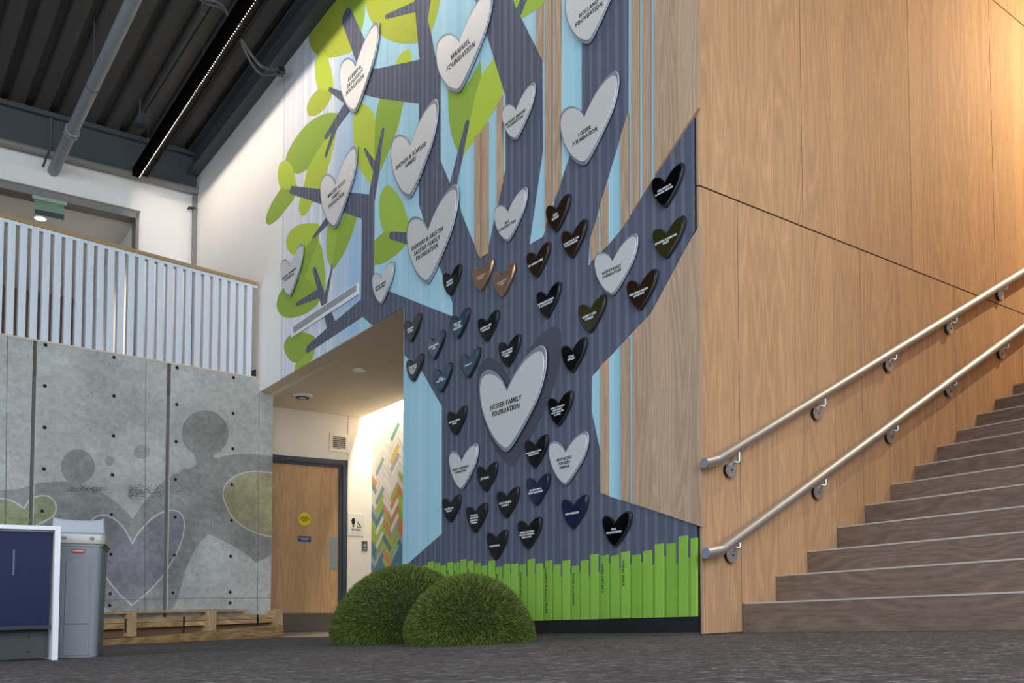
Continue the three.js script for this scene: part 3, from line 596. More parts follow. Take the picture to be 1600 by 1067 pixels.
  S('large silver heart plaque with two text lines just below the wide horizontal branch', [615.4, 689, 685.3, 155.2, 644, 310.2], ['RHONDA & HOWARD', 'HAWKS'], { tw: 0.64, tx: -0.04 });
  S('grey silver heart plaque on the branch pointing at the white wall', [505, 561.6, 558.4, 227.6, 525.6, 358.4], ['WALTER SCOTT', 'FAMILY', 'FOUNDATION'], { tw: 0.48, tx: -0.02 });
  S('large warm-toned silver heart plaque with three text lines above the blue field', [640.3, 720.5, 714.3, 290.3, 671, 444.3], ['SHIKHAR & KRISTIN', 'SAXENA FAMILY', 'FOUNDATION'], { tw: 0.62, ty: -0.04 });
  S('small silver heart plaque on the middle limb, lower of the two small ones there', [777.6, 828.7, 824, 294.7, 796.9, 379.4], ['MCL', 'CONSTRUCTION'], { tw: 0.52, ty: -0.12 });
  S('small grey silver heart plaque nearest the white wall, over dark green leaves', [442.7, 477.2, 474.5, 381.9, 455.9, 464.3], ['MUTUAL OF OMAHA', 'FOUNDATION'], { tw: 0.62 });
  S('small pale silver heart plaque just above the soffit edge, half over the blue field', [586.6, 619.7, 616.6, 409, 598.7, 476.2], ['JOHN & ROBERT', 'MILLER FAMILY'], { tw: 0.5 });
  S('white silver heart plaque with two text lines on the limb rising to the oak wall', [934.4, 1001.9, 996.9, 366.8, 960.9, 463], ['WEITZ FAMILY', 'FOUNDATION'], { tw: 0.45, ty: -0.05 });
  S('biggest silver heart plaque, in the middle of the trunk inside a darker heart outline', [755, 860, 854, 540.6, 796, 706], ['HEIDER FAMILY', 'FOUNDATION'], { tw: 0.47, ty: -0.02, z: 0.03 });
  S('small silver heart plaque low on the trunk beside the light blue panel', [707.2, 751.8, 747.5, 693.6, 725.3, 765.3], ['KIEWIT COMPANIES', 'FOUNDATION'], { tw: 0.58, ty: -0.04 });
  S('silver heart plaque with three text lines low on the trunk toward the oak panel', [863, 924.7, 919.6, 674.7, 887.8, 758.3], ['MUSTACHES', 'FOR KIDS', 'OMAHA'], { tw: 0.38, ty: -0.05 });

  const teal = { m: M.tealReflection }, navy = { m: M.navyReflection }, brown = { m: M.brownReflection }, olive = { m: M.oliveReflection };  // tints that paint reflected colour onto black plaques
  B('black heart plaque highest up beside the black reveal of the oak wall', [1023, 1073.3, 1069, 255.7, 1042.8, 326.5], ['ISLA AINSLEY', '& ROGER KEATON'], { tw: 0.55 });
  B('black heart plaque with painted olive reflection, beside the oak wall reveal, directly below the highest black one there', [1025, 1076, 1072.8, 337.4, 1044.6, 405.9], ['VIRGINIA & WILLIAM', 'NASH'], { m: M.oliveReflection, tw: 0.68 });
  B('black heart plaque with painted brown reflection, nearest the slanting edge of the lower oak panel', [984.3, 1032.5, 1028.7, 420.9, 1004, 485.9], ['KRISTINA & RANDY', 'NORWOOD'], { m: M.brownReflection, tw: 0.6 });
  B('dark heart plaque with a painted green sheen just below the white silver heart', [909, 951.5, 946.2, 461.5, 925.3, 521.5], ['DAWN & TOM', "O'BRIEN"], { m: M.oliveReflection, tw: 0.48 });
  B('black heart plaque with painted brown reflection, touching the ends of two oak strips', [858.3, 895.8, 892.5, 303.7, 872.8, 364.2], ['LISA', 'BLUNT'], { m: M.brownReflection, tw: 0.28 });
  B('black heart plaque with painted brown reflection, beside the short oak strip above the white silver heart', [882.3, 921.5, 917.8, 344, 898, 404.7], ['DONNETTE & TOM', 'BORCHERDING'], { m: M.brownReflection, tw: 0.6 });
  B('black heart plaque with painted brown reflection and one text line where the two middle limbs join', [827.8, 864, 861, 378.5, 841.8, 435.3], ['DR. DARYL LONG'], { m: M.brownReflection, tw: 0.62 });
  B('black heart plaque directly above the taller lobe of the printed heart outline', [843.3, 880.6, 877.5, 441, 858.7, 498], ['STEPHANIE KOENIG', '& DUSTIN HOWE'], { tw: 0.68 });
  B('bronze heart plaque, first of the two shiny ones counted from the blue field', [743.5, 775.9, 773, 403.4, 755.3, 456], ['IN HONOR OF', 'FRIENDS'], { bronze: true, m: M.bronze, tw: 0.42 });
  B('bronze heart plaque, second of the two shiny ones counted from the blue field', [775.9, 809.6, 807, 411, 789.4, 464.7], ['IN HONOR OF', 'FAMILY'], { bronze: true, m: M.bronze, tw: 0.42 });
  B('small black heart plaque at the slanting edge of the blue field', [696.6, 724.7, 722.5, 413.2, 708.4, 463], ['ROBERT', 'WRIGHT'], { tw: 0.36 });
  B('dark grey heart plaque beside the soffit corner', [635.9, 662, 659.7, 489.7, 646.5, 535.2], ['MARILYN', 'MOODY'], { m: mat(0x2f2e31, 0.25), tw: 0.36 });
  B('black heart plaque with painted teal reflection and three text lines under the point of the blue field', [708.4, 737.5, 734.6, 481.2, 719.6, 530], ['NICK & PAT', 'FOLSOM', 'FOUNDATION'], { m: M.tealReflection, tw: 0.48 });
  B('black heart plaque beside the teal-tinted three-line one, below the two bronze ones', [751.5, 783.7, 781, 484.4, 764, 534.6], ['JUDITH & PETE', 'LEVINSON'], { tw: 0.55 });
  B('black heart plaque with painted teal reflection and two lines, second from the soffit corner', [671.8, 699, 696.6, 516.3, 682.7, 562.4], ['JOHN & HELEN', 'LONG'], { m: M.tealReflection, tw: 0.55 });
  B('dark heart plaque half over the top of the light blue panel', [639.6, 665.3, 662.5, 552.8, 650, 597], ['IN MEMORY OF', 'BETTY & DON', 'JACOBSON', 'FAMILY'], { tw: 0.5, m: mat(0x24262b, 0.25) });
  B('black heart plaque with painted teal reflection, beside the slanting top of the light blue panel', [682.8, 710.3, 707, 567, 693.5, 613.8], ['PAMELA', '& TOM HENNING'], { m: M.tealReflection, tw: 0.5 });
  B('black heart plaque with painted teal reflection and a single word close to the printed heart outline', [724.3, 754.3, 751.5, 542.5, 736, 591.5], ['ANONYMOUS'], { m: M.tealReflection, tw: 0.36 });
  B('black heart plaque in the notch above the biggest silver heart', [784, 817.9, 814.7, 522.8, 797.8, 574.4], ['LEW & DONNIE', 'MCCULLOUGH', 'FAMILY'], { tw: 0.5 });
  B('black heart plaque between the printed outline and the lower oak strips', [882.3, 921.5, 918.7, 527.1, 897.7, 583.4], ['RUELL', 'THOMAS'], { tw: 0.3 });
  B('black heart plaque alone between the light blue panel and the biggest silver heart', [703.8, 733, 730.2, 634, 716, 680], ['WILLARD & DIANE', 'WESLEY'], { tw: 0.58 });
  B('black heart plaque with four text lines beside the biggest silver heart', [861, 899.6, 896.2, 611, 876.5, 666.3], ['SHIRLEY GOLDFINE', 'KATZ FAMILY', 'MARK, CAROLYN', '& COLIN'], { tw: 0.56 });
  B('black heart plaque touching the smaller three-line silver heart low on the trunk', [825, 860.6, 856.9, 679, 839.6, 731.5], ["RUTHERMARC'S CLEAN", 'WATER CENTER'], { tw: 0.66 });
  B('black heart plaque with one text line touching the small low silver heart', [749.9, 781.6, 778.4, 721.2, 762.8, 768.7], ['JOE KUNTZ'], { tw: 0.42 });
  B('black heart plaque lowest beside the light blue panel', [695.5, 724, 721.2, 772.4, 706.2, 816.9], ['PHILIP & JOEL', 'WILSON'], { tw: 0.48 });
  B('black heart plaque with four text lines, second from the light blue panel low down', [733.4, 765.3, 761.5, 785.5, 746.5, 832.4], ['IN LOVING', 'MEMORY OF', 'RAYMOND L.', 'ELSASSER'], { tw: 0.4 });
  B('black heart plaque between the four-line one and the navy-tinted one', [781.2, 815.3, 812, 760.6, 794.7, 809.7], ['KELLY CORINNE', '& FAMILY'], { tw: 0.55 });
  B('black heart plaque with painted navy reflection and two text lines low on the trunk', [827.7, 863.7, 860, 739.5, 841.6, 790.2], ['JEFFREY ZARR &', 'KOURT NORDHAUS'], { m: M.navyReflection, tw: 0.64 });
  B('black heart plaque with painted navy reflection, with one text line', [883, 923.3, 920, 772.8, 899.3, 826.6], ['JODY HODSON'], { m: M.navyReflection, tw: 0.52 });
  B('largest low black heart plaque, closest to the tall grass blades at the corner', [946.8, 991.6, 988.4, 798.5, 965.3, 854.7], ['B B I', 'PRODUCTIONS'], { tw: 0.52 });
  B('black heart plaque with three text lines above the middle grass blades', [814, 850.6, 846.9, 807.5, 830, 858], ['SHAWN ILG FAMILY', 'MICHAEL, BETHANY,', 'MILO & AXEL'], { tw: 0.64 });
  B('lowest black heart plaque, its tip nearly touching the grass blades', [765.6, 797, 793.4, 827.2, 779.3, 874.6], ['GOLDEN SNOW'], { tw: 0.5 });
}
// ================================================================ concrete wall, mezzanine and what stands there
const concTop = (() => { const a = concrete.at(0, 522.5), b = concrete.at(397.5, 590), k = (b.y - a.y) / (b.x - a.x); return (x) => a.y + k * (x - a.x); })();
{
  const w = concrete.group('wall_concrete'); w.userData.kind = 'structure';
  const xL = -4.2, end = concrete.at(425, 800).x, low = -0.45, H = 3.8, wide = end - xL, C = (x, y) => { const l = concrete.at(x, y); return [l.x, l.y]; };
  // cast concrete with the painted family of hand-holding figures and hearts
  const cw = 2048, ch = Math.round(cw * H / wide), cv = document.createElement('canvas'); cv.width = cw; cv.height = ch;
  const g = cv.getContext('2d'), T = ([x, y]) => { const [a, b] = C(x, y); return [(a - xL) / wide * cw, ch - (b - low) / H * ch]; };
  g.fillStyle = '#b6b8b5'; g.fillRect(0, 0, cw, ch);
  const path = (pts, curve = true) => { const q = (curve ? smooth(pts, 6) : pts).map(T); g.beginPath(); q.forEach((p, i) => i ? g.lineTo(...p) : g.moveTo(...p)); g.closePath(); };
  const body = '#929390';
  const paint = (pts, col) => { path(pts); g.fillStyle = col; g.fill(); };
  const oval = (cx, cy, rx, ry) => Array.from({ length: 20 }, (_, i) => [cx + rx * Math.cos(i * Math.PI / 10), cy + ry * Math.sin(i * Math.PI / 10)]);
  const figures = [[-60, 772, 1], [0, 766], [30, 764], [50, 757], [80, 753], [108, 752, 1], [110, 748], [108, 740, 1], [132, 742, 1], [130, 750], [132, 757, 1], [150, 764], [178, 782], [196, 798], [208, 811, 1], [220, 792], [236, 772], [262, 746], [284, 733], [300, 729], [306, 722], [304, 710, 1], [338, 706, 1], [334, 713], [340, 715], [360, 709.5], [390, 708], [430, 711, 1],
    [430, 865, 1], [400, 879, 1], [382, 864], [360, 851], [326, 834, 1], [312, 848], [300, 868], [289, 894], [272, 948], [258, 958, 1], [235, 966, 1], [190, 964, 1], [151, 941, 1], [120, 930], [-60, 930, 1]];
  paint(figures, body);
  g.lineWidth = 5; g.strokeStyle = '#b4b5b5'; g.lineJoin = 'round';
  const stroke = (pts, w2 = 5, col = '#b9babb') => { const c = new THREE.CatmullRomCurve3(pts.map((p) => V(p[0], p[1], 0)), false, 'centripetal').getPoints(40).map((p) => T([p.x, p.y])); g.beginPath(); c.forEach((p, i) => i ? g.lineTo(...p) : g.moveTo(...p)); g.lineWidth = w2; g.strokeStyle = col; g.stroke(); };
  paint(oval(320.5, 677, 36.5, 36), body); paint(oval(121.5, 729, 26.5, 27), body);
  paint(oval(171, 720, 7, 8), '#999b9b'); paint(oval(222, 706, 13, 11), '#9b9d9c');
  stroke([[334, 714], [350, 711], [372, 708.5], [398, 708.5], [430, 712]], 8); stroke([[308, 722], [302, 729], [284, 734], [263, 746]], 4); stroke([[128, 755], [134, 761], [150, 759], [165, 753]], 4); stroke([[150, 764], [178, 782], [196, 798], [208, 811]], 4, '#a9abab');
  const hearted = (pts, col) => { paint(pts, col); path(pts); g.lineWidth = 8; g.strokeStyle = '#c6c6c8'; g.stroke(); };
  hearted([[207, 849, 1], [214, 836], [228, 819], [243, 806], [258, 799], [272, 797.5], [283, 803], [288, 816], [286, 836], [278, 860], [256, 897], [232, 924], [206, 945.5, 1], [184, 925], [160, 893], [138, 850], [137, 825], [146, 810], [162, 804.5], [176, 809], [192, 823]], '#88868f');
  hearted([[38, 794.5, 1], [44, 784], [54, 777], [68, 774], [80, 778], [87, 788], [86, 802], [74, 812], [50, 824], [34, 836], [10, 846], [-14, 832], [-30, 812], [-28, 790], [-12, 780], [6, 779], [22, 784]], '#929a76');
  hearted([[430, 743], [410, 737], [388, 737], [366, 745], [352, 758], [348.5, 772], [354, 792], [366, 811], [386, 826], [408, 835], [430, 840, 1]], '#a19d7b');
  // stains, pour lines and pores of the concrete over everything
  const d = g.getImageData(0, 0, cw, ch), px = d.data;
  for (let j = 0; j < ch; j++) for (let i = 0; i < cw; i++) {
    const u = i / cw * wide, v = j / ch * H, o = (j * cw + i) * 4;
    let s = (fbm(u * 2.2, v * 2.2, 4) - 0.47) * 62 + (fbm(u * 22, v * 22, 3) - 0.44) * 34 + (noise(u * 200, v * 200) - 0.5) * 20;
    if (noise(u * 60 + 9, v * 60) > 0.93) s -= 26;
    px[o] += s; px[o + 1] += s; px[o + 2] += s;
  }
  g.putImageData(d, 0, 0);
  g.fillStyle = 'rgba(88,90,88,0.55)';
  for (let i = 0; i < 230; i++) { const t = rnd(), [a, b] = T([100 + rnd() * 58 + t * 10, 764 + (rnd() - 0.5) * 7]); g.fillRect(a, b, 2 + rnd() * 10, 1 + rnd() * 3); }
  for (let i = 0; i < 500; i++) { const [a, b] = T([200 + rnd() * rnd() * 110, 768 - 12 * Math.pow(rnd(), 1.2) + rnd() * 12]); g.fillRect(a, b, 2 + rnd() * 12, 1 + rnd() * 3); }
  const tex = new THREE.CanvasTexture(cv); tex.colorSpace = THREE.SRGBColorSpace; tex.magFilter = THREE.LinearFilter; tex.wrapS = tex.wrapT = THREE.ClampToEdgeWrapping;
  tex.repeat.set(1 / wide, 1 / H); tex.offset.set(-xL / wide, -low / H);
  const cm = mat(0xffffff, 0.85, { map: tex });
  const gx = [[50, 3.3], [261.5, 3.2]].map(([x, e]) => [concrete.at(x - e, 750).x, concrete.at(x + e, 750).x]);
  const cuts = [[xL, gx[0][0]], [gx[0][1], gx[1][0]], [gx[1][1], end]];
  // the wall stops under the soffit where it passes the mural wall
  const stop = concrete.local(mural.world(mural.at(405, 700).x, 0, 0)).x, sy = concrete.local(mural.world(soffitL.x, soffitL.y, 0)).y;
  cuts.forEach(([a, b], i) => {
    const up = i === 2 ? [[stop + 0.0, concTop(stop)], [stop, sy - 0.004], [b, sy - 0.002]].reverse() : [[b, concTop(b)]];
    mesh('concrete_panel', slab([[a, low], [b, low], ...up, [a, concTop(a)]], -0.3, 0, 0.004), cm, w);
  });
  const rebate = mat(0x77746f, 0.9);
  gx.forEach(([a, b]) => mesh('joint_backing', slab([[a - 0.01, low], [b + 0.01, low], [b + 0.01, concTop(b)], [a - 0.01, concTop(a)]], -0.25, -0.03), rebate, w));
  const holes = [[71, 539], [178, 558.4], [70, 603], [178, 618.7], [69.7, 667.8], [177, 681], [68.6, 733], [175.5, 742], [276.6, 574.5], [364.7, 590], [276, 632], [364, 646], [275, 690], [363.6, 701], [274, 749], [362, 757], [65.7, 798.5], [174, 804], [273.4, 808], [361.5, 813], [173, 866], [272, 867], [360.3, 869], [172, 927.5], [270, 926], [359.5, 925], [171.3, 946], [359.5, 942], [-30, 520], [-30, 590], [-30, 660], [-30, 730]];
  const plug = merged([new THREE.CylinderGeometry(0.019, 0.012, 0.004, 14).rotateX(Math.PI / 2)]), pm = mat(0x1b1b1b, 0.9), rim = new THREE.TorusGeometry(0.02, 0.003, 6, 18), rm = mat(0x8f918f, 0.9);
  for (const h of holes) { const [x, y] = C(...h), m = mesh('tie_hole', plug, pm, w); m.position.set(x, y, 0.001); const r = mesh('tie_ring', rim, rm, m); }
  // hairline joints and the pour line low down
  const seam = mat(0x6f706d, 0.9), sl = (a, b, e = 0.0035) => { const p = C(...a), q = C(...b), dx = q[0] - p[0], dy = q[1] - p[1], n = Math.hypot(dx, dy); mesh('cast_seam', slab([[p[0] - dy / n * e, p[1] + dx / n * e], [p[0] + dy / n * e, p[1] - dx / n * e], [q[0] + dy / n * e, q[1] - dx / n * e], [q[0] - dy / n * e, q[1] + dx / n * e]], -0.01, 0.0008), seam, w); };
  sl([11.5, 524.5], [8.5, 830]); sl([228, 562.5], [226, 960]); sl([405, 612], [402, 990], 0.0025); sl([151, 937.5], [258, 935.7]); sl([263, 935.4], [423, 934]);
  // a cover plate at the end of the railing
  const e = concrete.at(397.5, 583);
  const pl = thing('wall_box', 'small dark metal plate at the foot of the last railing fin, on the concrete', 'plate', concrete.world(e.x, e.y, -0.06), concrete.yaw);
  mesh('plate', slab([[-0.045, -0.035], [0.05, -0.05], [0.05, 0.07], [-0.045, 0.03]], -0.01, 0.01, 0.002), M.blackTrim, pl);
}
// mezzanine floor and upper wall with its opening
const backY = (x) => upper.at(x, 300).y;
{
  const f = (x) => concTop(x);
  const c0 = concrete.world(-4.2, f(-4.2) - 0.02, -0.02), c1 = concrete.world(0.0, f(0) - 0.02, -0.02), u1 = upper.world(0, f(0) - 0.02, 0.05), u0 = upper.world(-9, f(-4.2) - 0.02, 0.05), dn = V(0, -0.35, 0);
  const ring = [c0, c1, u1, u0].map((p) => p.clone());
  structure('floor_mezzanine', hexa([...ring.map((p) => p.clone().add(dn)), ...ring]), mat(0x6a625a, 0.9));
  const k = FALL * upper.ex.x, U = (x, y) => { const l = upper.at(x, y); return [l.x, l.y]; };
  const j = U(217, 332.5), h = U(0, 282.5), hk = (j[1] - h[1]) / (j[0] - h[0]), head = (x) => j[1] + hk * (x - j[0]), base = f(0) - 0.3;
  const sh = [[0, base - 0.2], [0, 7.15], [-9, 6.85], [-9, base - 0.6], [-8.2, base - 0.6], [-8.2, head(-8.2)], j, [U(217, 400)[0], base]];
  const wl = structure('wall_upper', slab(sh, -0.2, 0), M.white); wl.position.copy(upper.o); wl.rotation.y = upper.yaw;
  const a = U(217, 332.5), b = U(212.5, 343);
  const tr = structure('trim_3', merged([slab([[-8.2, head(-8.2) - 0.0], j, [j[0], j[1] - 0.1], [-8.2, head(-8.2) - 0.1]], -0.21, 0.025), slab([[j[0] - 0.045, base], [j[0], base], [j[0], j[1]], [j[0] - 0.045, j[1]]], -0.21, 0.025), slab([[-8.2, head(-8.2) + 0.0], [j[0] + 0.015, j[1]], [j[0] + 0.015, j[1] + 0.02], [-8.2, head(-8.2) + 0.02]], -0.05, 0.035)]), M.greyTrim); tr.position.copy(upper.o); tr.rotation.y = upper.yaw;
  // the room beyond the opening
  const cy = (x) => head(x) - 0.06;
  const place = (n, g, m) => { const o = structure(n, g, m); o.position.copy(upper.o); o.rotation.y = upper.yaw; return o; };
  place('ceiling_upper_room', slab([[-8.6, 0.2], [j[0] + 0.3, 0.2], [j[0] + 0.3, 4.2], [-8.6, 4.2]], cy(j[0]) - 0.02, cy(j[0]) + 0.2).rotateX(-Math.PI / 2), M.white);
  place('wall_upper_room_side', box(j[0] - 0.01, j[0] + 0.2, base - 0.2, cy(j[0]) + 0.1, -4.3, -0.19), M.white);
  place('wall_upper_room_back', box(-8.6, j[0] + 0.1, base - 0.4, cy(j[0]) + 0.1, -4.4, -4.2), mat(0x6b4f3d, 0.7));
  place('wall_upper_room_end', box(-8.8, -8.6, base - 0.6, cy(j[0]) + 0.1, -4.4, -0.1), mat(0x6b4f3d, 0.7));
  const ceilY = cy(j[0]) - 0.03;
  const lp = level(63, 341, ceilY), ll = upper.local(lp);
  const dl = thing('downlight', 'small glowing round downlight in the ceiling past the mezzanine railing', 'light', lp);
  mesh('rim', new THREE.TorusGeometry(0.085, 0.012, 8, 32).rotateX(Math.PI / 2), M.whiteFrame, dl);
  mesh('lamp_lens', new THREE.CylinderGeometry(0.08, 0.08, 0.012, 32).translate(0, -0.002, 0), new THREE.MeshStandardMaterial({ color: 0xffffff, emissive: new THREE.Color(1, 0.86, 0.66), emissiveIntensity: 5 }), dl);
  const sp = new THREE.SpotLight(new THREE.Color(1, 0.84, 0.64), 26, 0, 1.25, 0.8, 2); sp.position.copy(lp).add(V(0, -0.03, 0)); sp.target.position.copy(lp).add(V(0, -2, 0)); sp.shadow.radius = 4; sp.name = 'downlight_lamp'; scene.add(sp, sp.target);
  const fill = new THREE.RectAreaLight(new THREE.Color(1, 0.88, 0.74), 2.2, 2.4, 0.5); fill.position.copy(upper.world(ll.x - 3.6, ceilY - 0.06, -2.2)); fill.rotation.set(-Math.PI / 2, 0, 0); fill.name = 'added_fill_lamp'; scene.add(fill);  // added fill light for the upper room, from an unseen made-up panel
  const pan = thing('added_fill_panel', 'flat rectangular fill light added in the mezzanine ceiling, beyond the edge of the photo', 'light', upper.world(ll.x - 3.6, ceilY - 0.02, -2.2), 0);
  mesh('frame', box(-1.25, 1.25, -0.01, 0.02, -0.3, 0.3), M.whiteFrame, pan); mesh('lamp_diffuser', box(-1.2, 1.2, -0.014, -0.008, -0.25, 0.25), new THREE.MeshStandardMaterial({ color: 0xffffff, emissive: new THREE.Color(1, 0.88, 0.74), emissiveIntensity: 2.2 }), pan);
  // exit sign: a clear green-edged panel hung in the opening head
  const q = (x, y) => { const l = upper.at(x, y, 0.04); return [l.x, l.y]; };
  const ec = q(77, 327), es = thing('exit_sign', 'clear green-edged hanging sign panel in the opening above the railing', 'sign', upper.world(ec[0], ec[1], 0.04), upper.yaw);
  const rel = (pts) => pts.map(([x, y]) => { const p = q(x, y); return [p[0] - ec[0], p[1] - ec[1]]; });
  const tint = new THREE.MeshPhysicalMaterial({ color: 0xbfe0cc, roughness: 0.08, transmission: 0.75, thickness: 0 });
  mesh('housing', slab(rel([[50, 305.5], [104, 317.5], [104, 322.5], [50, 310.5]]), -0.05, 0.03), mat(0x9fb5a6, 0.5), es);
  mesh('glass_panel', slab(rel([[54.5, 311.5], [101, 321.5], [100.5, 344.5], [54, 334.5]]), -0.005, 0.005, 0.002), tint, es);
  mesh('dark_band', slab(rel([[54.6, 326.5], [99.5, 336], [99.2, 343.5], [54.6, 334]]), 0.005, 0.008), M.frameGrey, es);
  for (const [x0, y0] of [[49, 308], [102, 320]]) mesh('bracket', slab(rel([[x0, y0 - 1], [x0 + 5, y0], [x0 + 3, y0 + 5], [x0 - 1, y0 + 4]]), -0.04, 0.02), mat(0x5a4a44, 0.6), es);
}
// railing of white fins with an oak cap
{
  const a = concrete.at(0, 340, -0.045), b = concrete.at(400, 446.5, -0.045), k = (b.y - a.y) / (b.x - a.x), cap = (x) => a.y + k * (x - a.x);
  const xL = -3.6, xR = b.x;
  const r = thing('railing', 'mezzanine railing of upright white fins with an oak handrail on top', 'railing', concrete.world(0, concTop(0), 0), concrete.yaw);
  const y0 = concTop(0), Y = (y) => y - y0;
  const rail = (lo, hi, z0, z1) => hexa([V(xL, Y(cap(xL) + lo), z1), V(xR, Y(cap(xR) + lo), z1), V(xR, Y(cap(xR) + lo), z0), V(xL, Y(cap(xL) + lo), z0), V(xL, Y(cap(xL) + hi), z1), V(xR, Y(cap(xR) + hi), z1), V(xR, Y(cap(xR) + hi), z0), V(xL, Y(cap(xL) + hi), z0)]);
  mesh('handrail', rail(-0.01, 0.03, -0.1, 0.015), mat(0xa88a63, 0.5), r);
  mesh('top_rail', rail(-0.045, -0.01, -0.085, -0.005), M.whiteMetal, r);
  mesh('edge_strip', hexa([V(xL, Y(concTop(xL)) - 0.006, 0.006), V(xR, Y(concTop(xR)) - 0.006, 0.006), V(xR, Y(concTop(xR)) - 0.006, -0.09), V(xL, Y(concTop(xL)) - 0.006, -0.09), V(xL, Y(concTop(xL)) + 0.014, 0.006), V(xR, Y(concTop(xR)) + 0.014, 0.006), V(xR, Y(concTop(xR)) + 0.014, -0.09), V(xL, Y(concTop(xL)) + 0.014, -0.09)]), mat(0xd8c6b4, 0.7), r);
  const x0 = concrete.at(10.5, 480).x, x1 = concrete.at(385.5, 560).x, pitch = (x1 - x0) / 24;
  for (let i = -8; i <= 24; i++) {
    const x = x0 + i * pitch, g = slab([[x, Y(concTop(x)) + 0.012], [x + 0.07, Y(concTop(x + 0.07)) + 0.012], [x + 0.07, Y(cap(x + 0.07) - 0.04)], [x, Y(cap(x) - 0.04)]], -0.075, -0.008, 0.002);
    mesh('fin', g, M.whiteMetal, r);
  }
}
// timber barrier along the foot of the concrete wall
{
  const z = 0.16, t = thing('timber_barrier', 'low barrier of weathered timber boards and posts along the concrete wall', 'barrier', concrete.world(0, 0, 0), concrete.yaw);
  const wood = [[186, 152, 108], [174, 140, 100], [196, 162, 120]].map((c) => mat(0xffffff, 0.85, { map: oak(c, 0.35, true) })), post = mat(0xffffff, 0.85, { map: oak([190, 158, 122], 0.3) }), old = mat(0xffffff, 0.9, { map: oak([160, 128, 86], 0.4, true) });
  const far = (p) => p;
  mesh('backing_board', piece(concrete, [[-160, 992], [148, 984], [443, 970], [443, 984], [148, 998], [-160, 1012]], 0.02, 0.06), mat(0x7a5c44, 0.85), t);
  mesh('sill_beam', piece(concrete, [[-160, 1014], [148, 1000], [250, 993], [436, 975.5], [443.5, 978], [443.5, 994], [436, 998], [148, 1014], [-160, 1030]], 0.02, z + 0.05, 0.008), old, t);
  [[148, 287.5], [289, 401.5], [403.5, 430]].forEach(([a, b], i) => {
    const up = (x) => 967.5 - (x - 148) * (8 / 283), md = (x) => up(x) + 7.2 - (x - 148) * 0.0028, dn = (x) => 984.5 - (x - 148) * (12.5 / 283);
    const a0 = i ? a : -160;
    mesh('top_board', piece(concrete, [[a0, up(a0)], [b, up(b)], [b, md(b)], [a0, md(a0)]], 0.04, z, 0.003), wood[i], t);
    mesh('face_board', piece(concrete, [[a0, md(a0) + 0.5], [b, md(b) + 0.5], [b, dn(b)], [a0, dn(a0)]], 0.04, z - 0.004, 0.003), wood[(i + 1) % 3], t);
  });
  [[196.3, 966.5, 988, 0], [287.2, 963.5, 990.5, 0], [402.5, 959.5, 984, 2]].forEach(([x, a, b, s]) => mesh('strap', piece(concrete, [[x - 1.1, a], [x + 1.1, a], [x + 1.1 + s, b], [x - 1.1 + s, b]], z + 0.001, z + 0.006), M.blackTrim, t));
  mesh('post', piece(concrete, [[200.5, 957.5], [214, 957], [213.4, 994.5], [199.5, 995]], 0.05, z + 0.045, 0.003), post, t);
  mesh('post', piece(concrete, [[324, 955], [338.4, 954.5], [337.8, 987.5], [323.8, 988]], 0.05, z + 0.045, 0.003), post, t);
  mesh('post', piece(concrete, [[428.5, 954.5], [432, 953], [434.5, 955.5], [437, 951.2], [439.5, 954], [441.5, 952.5], [442.2, 981.5], [428.8, 982.5]], 0.04, z + 0.045, 0.002), post, t);
  mesh('top_rail', piece(concrete, [[-160, 963], [148, 957.2], [205, 954], [386, 951.3], [387, 953.5], [378, 955], [205, 958.4], [148, 960.6], [-160, 967]], 0.06, z + 0.02, 0.002), wood[0], t);
}
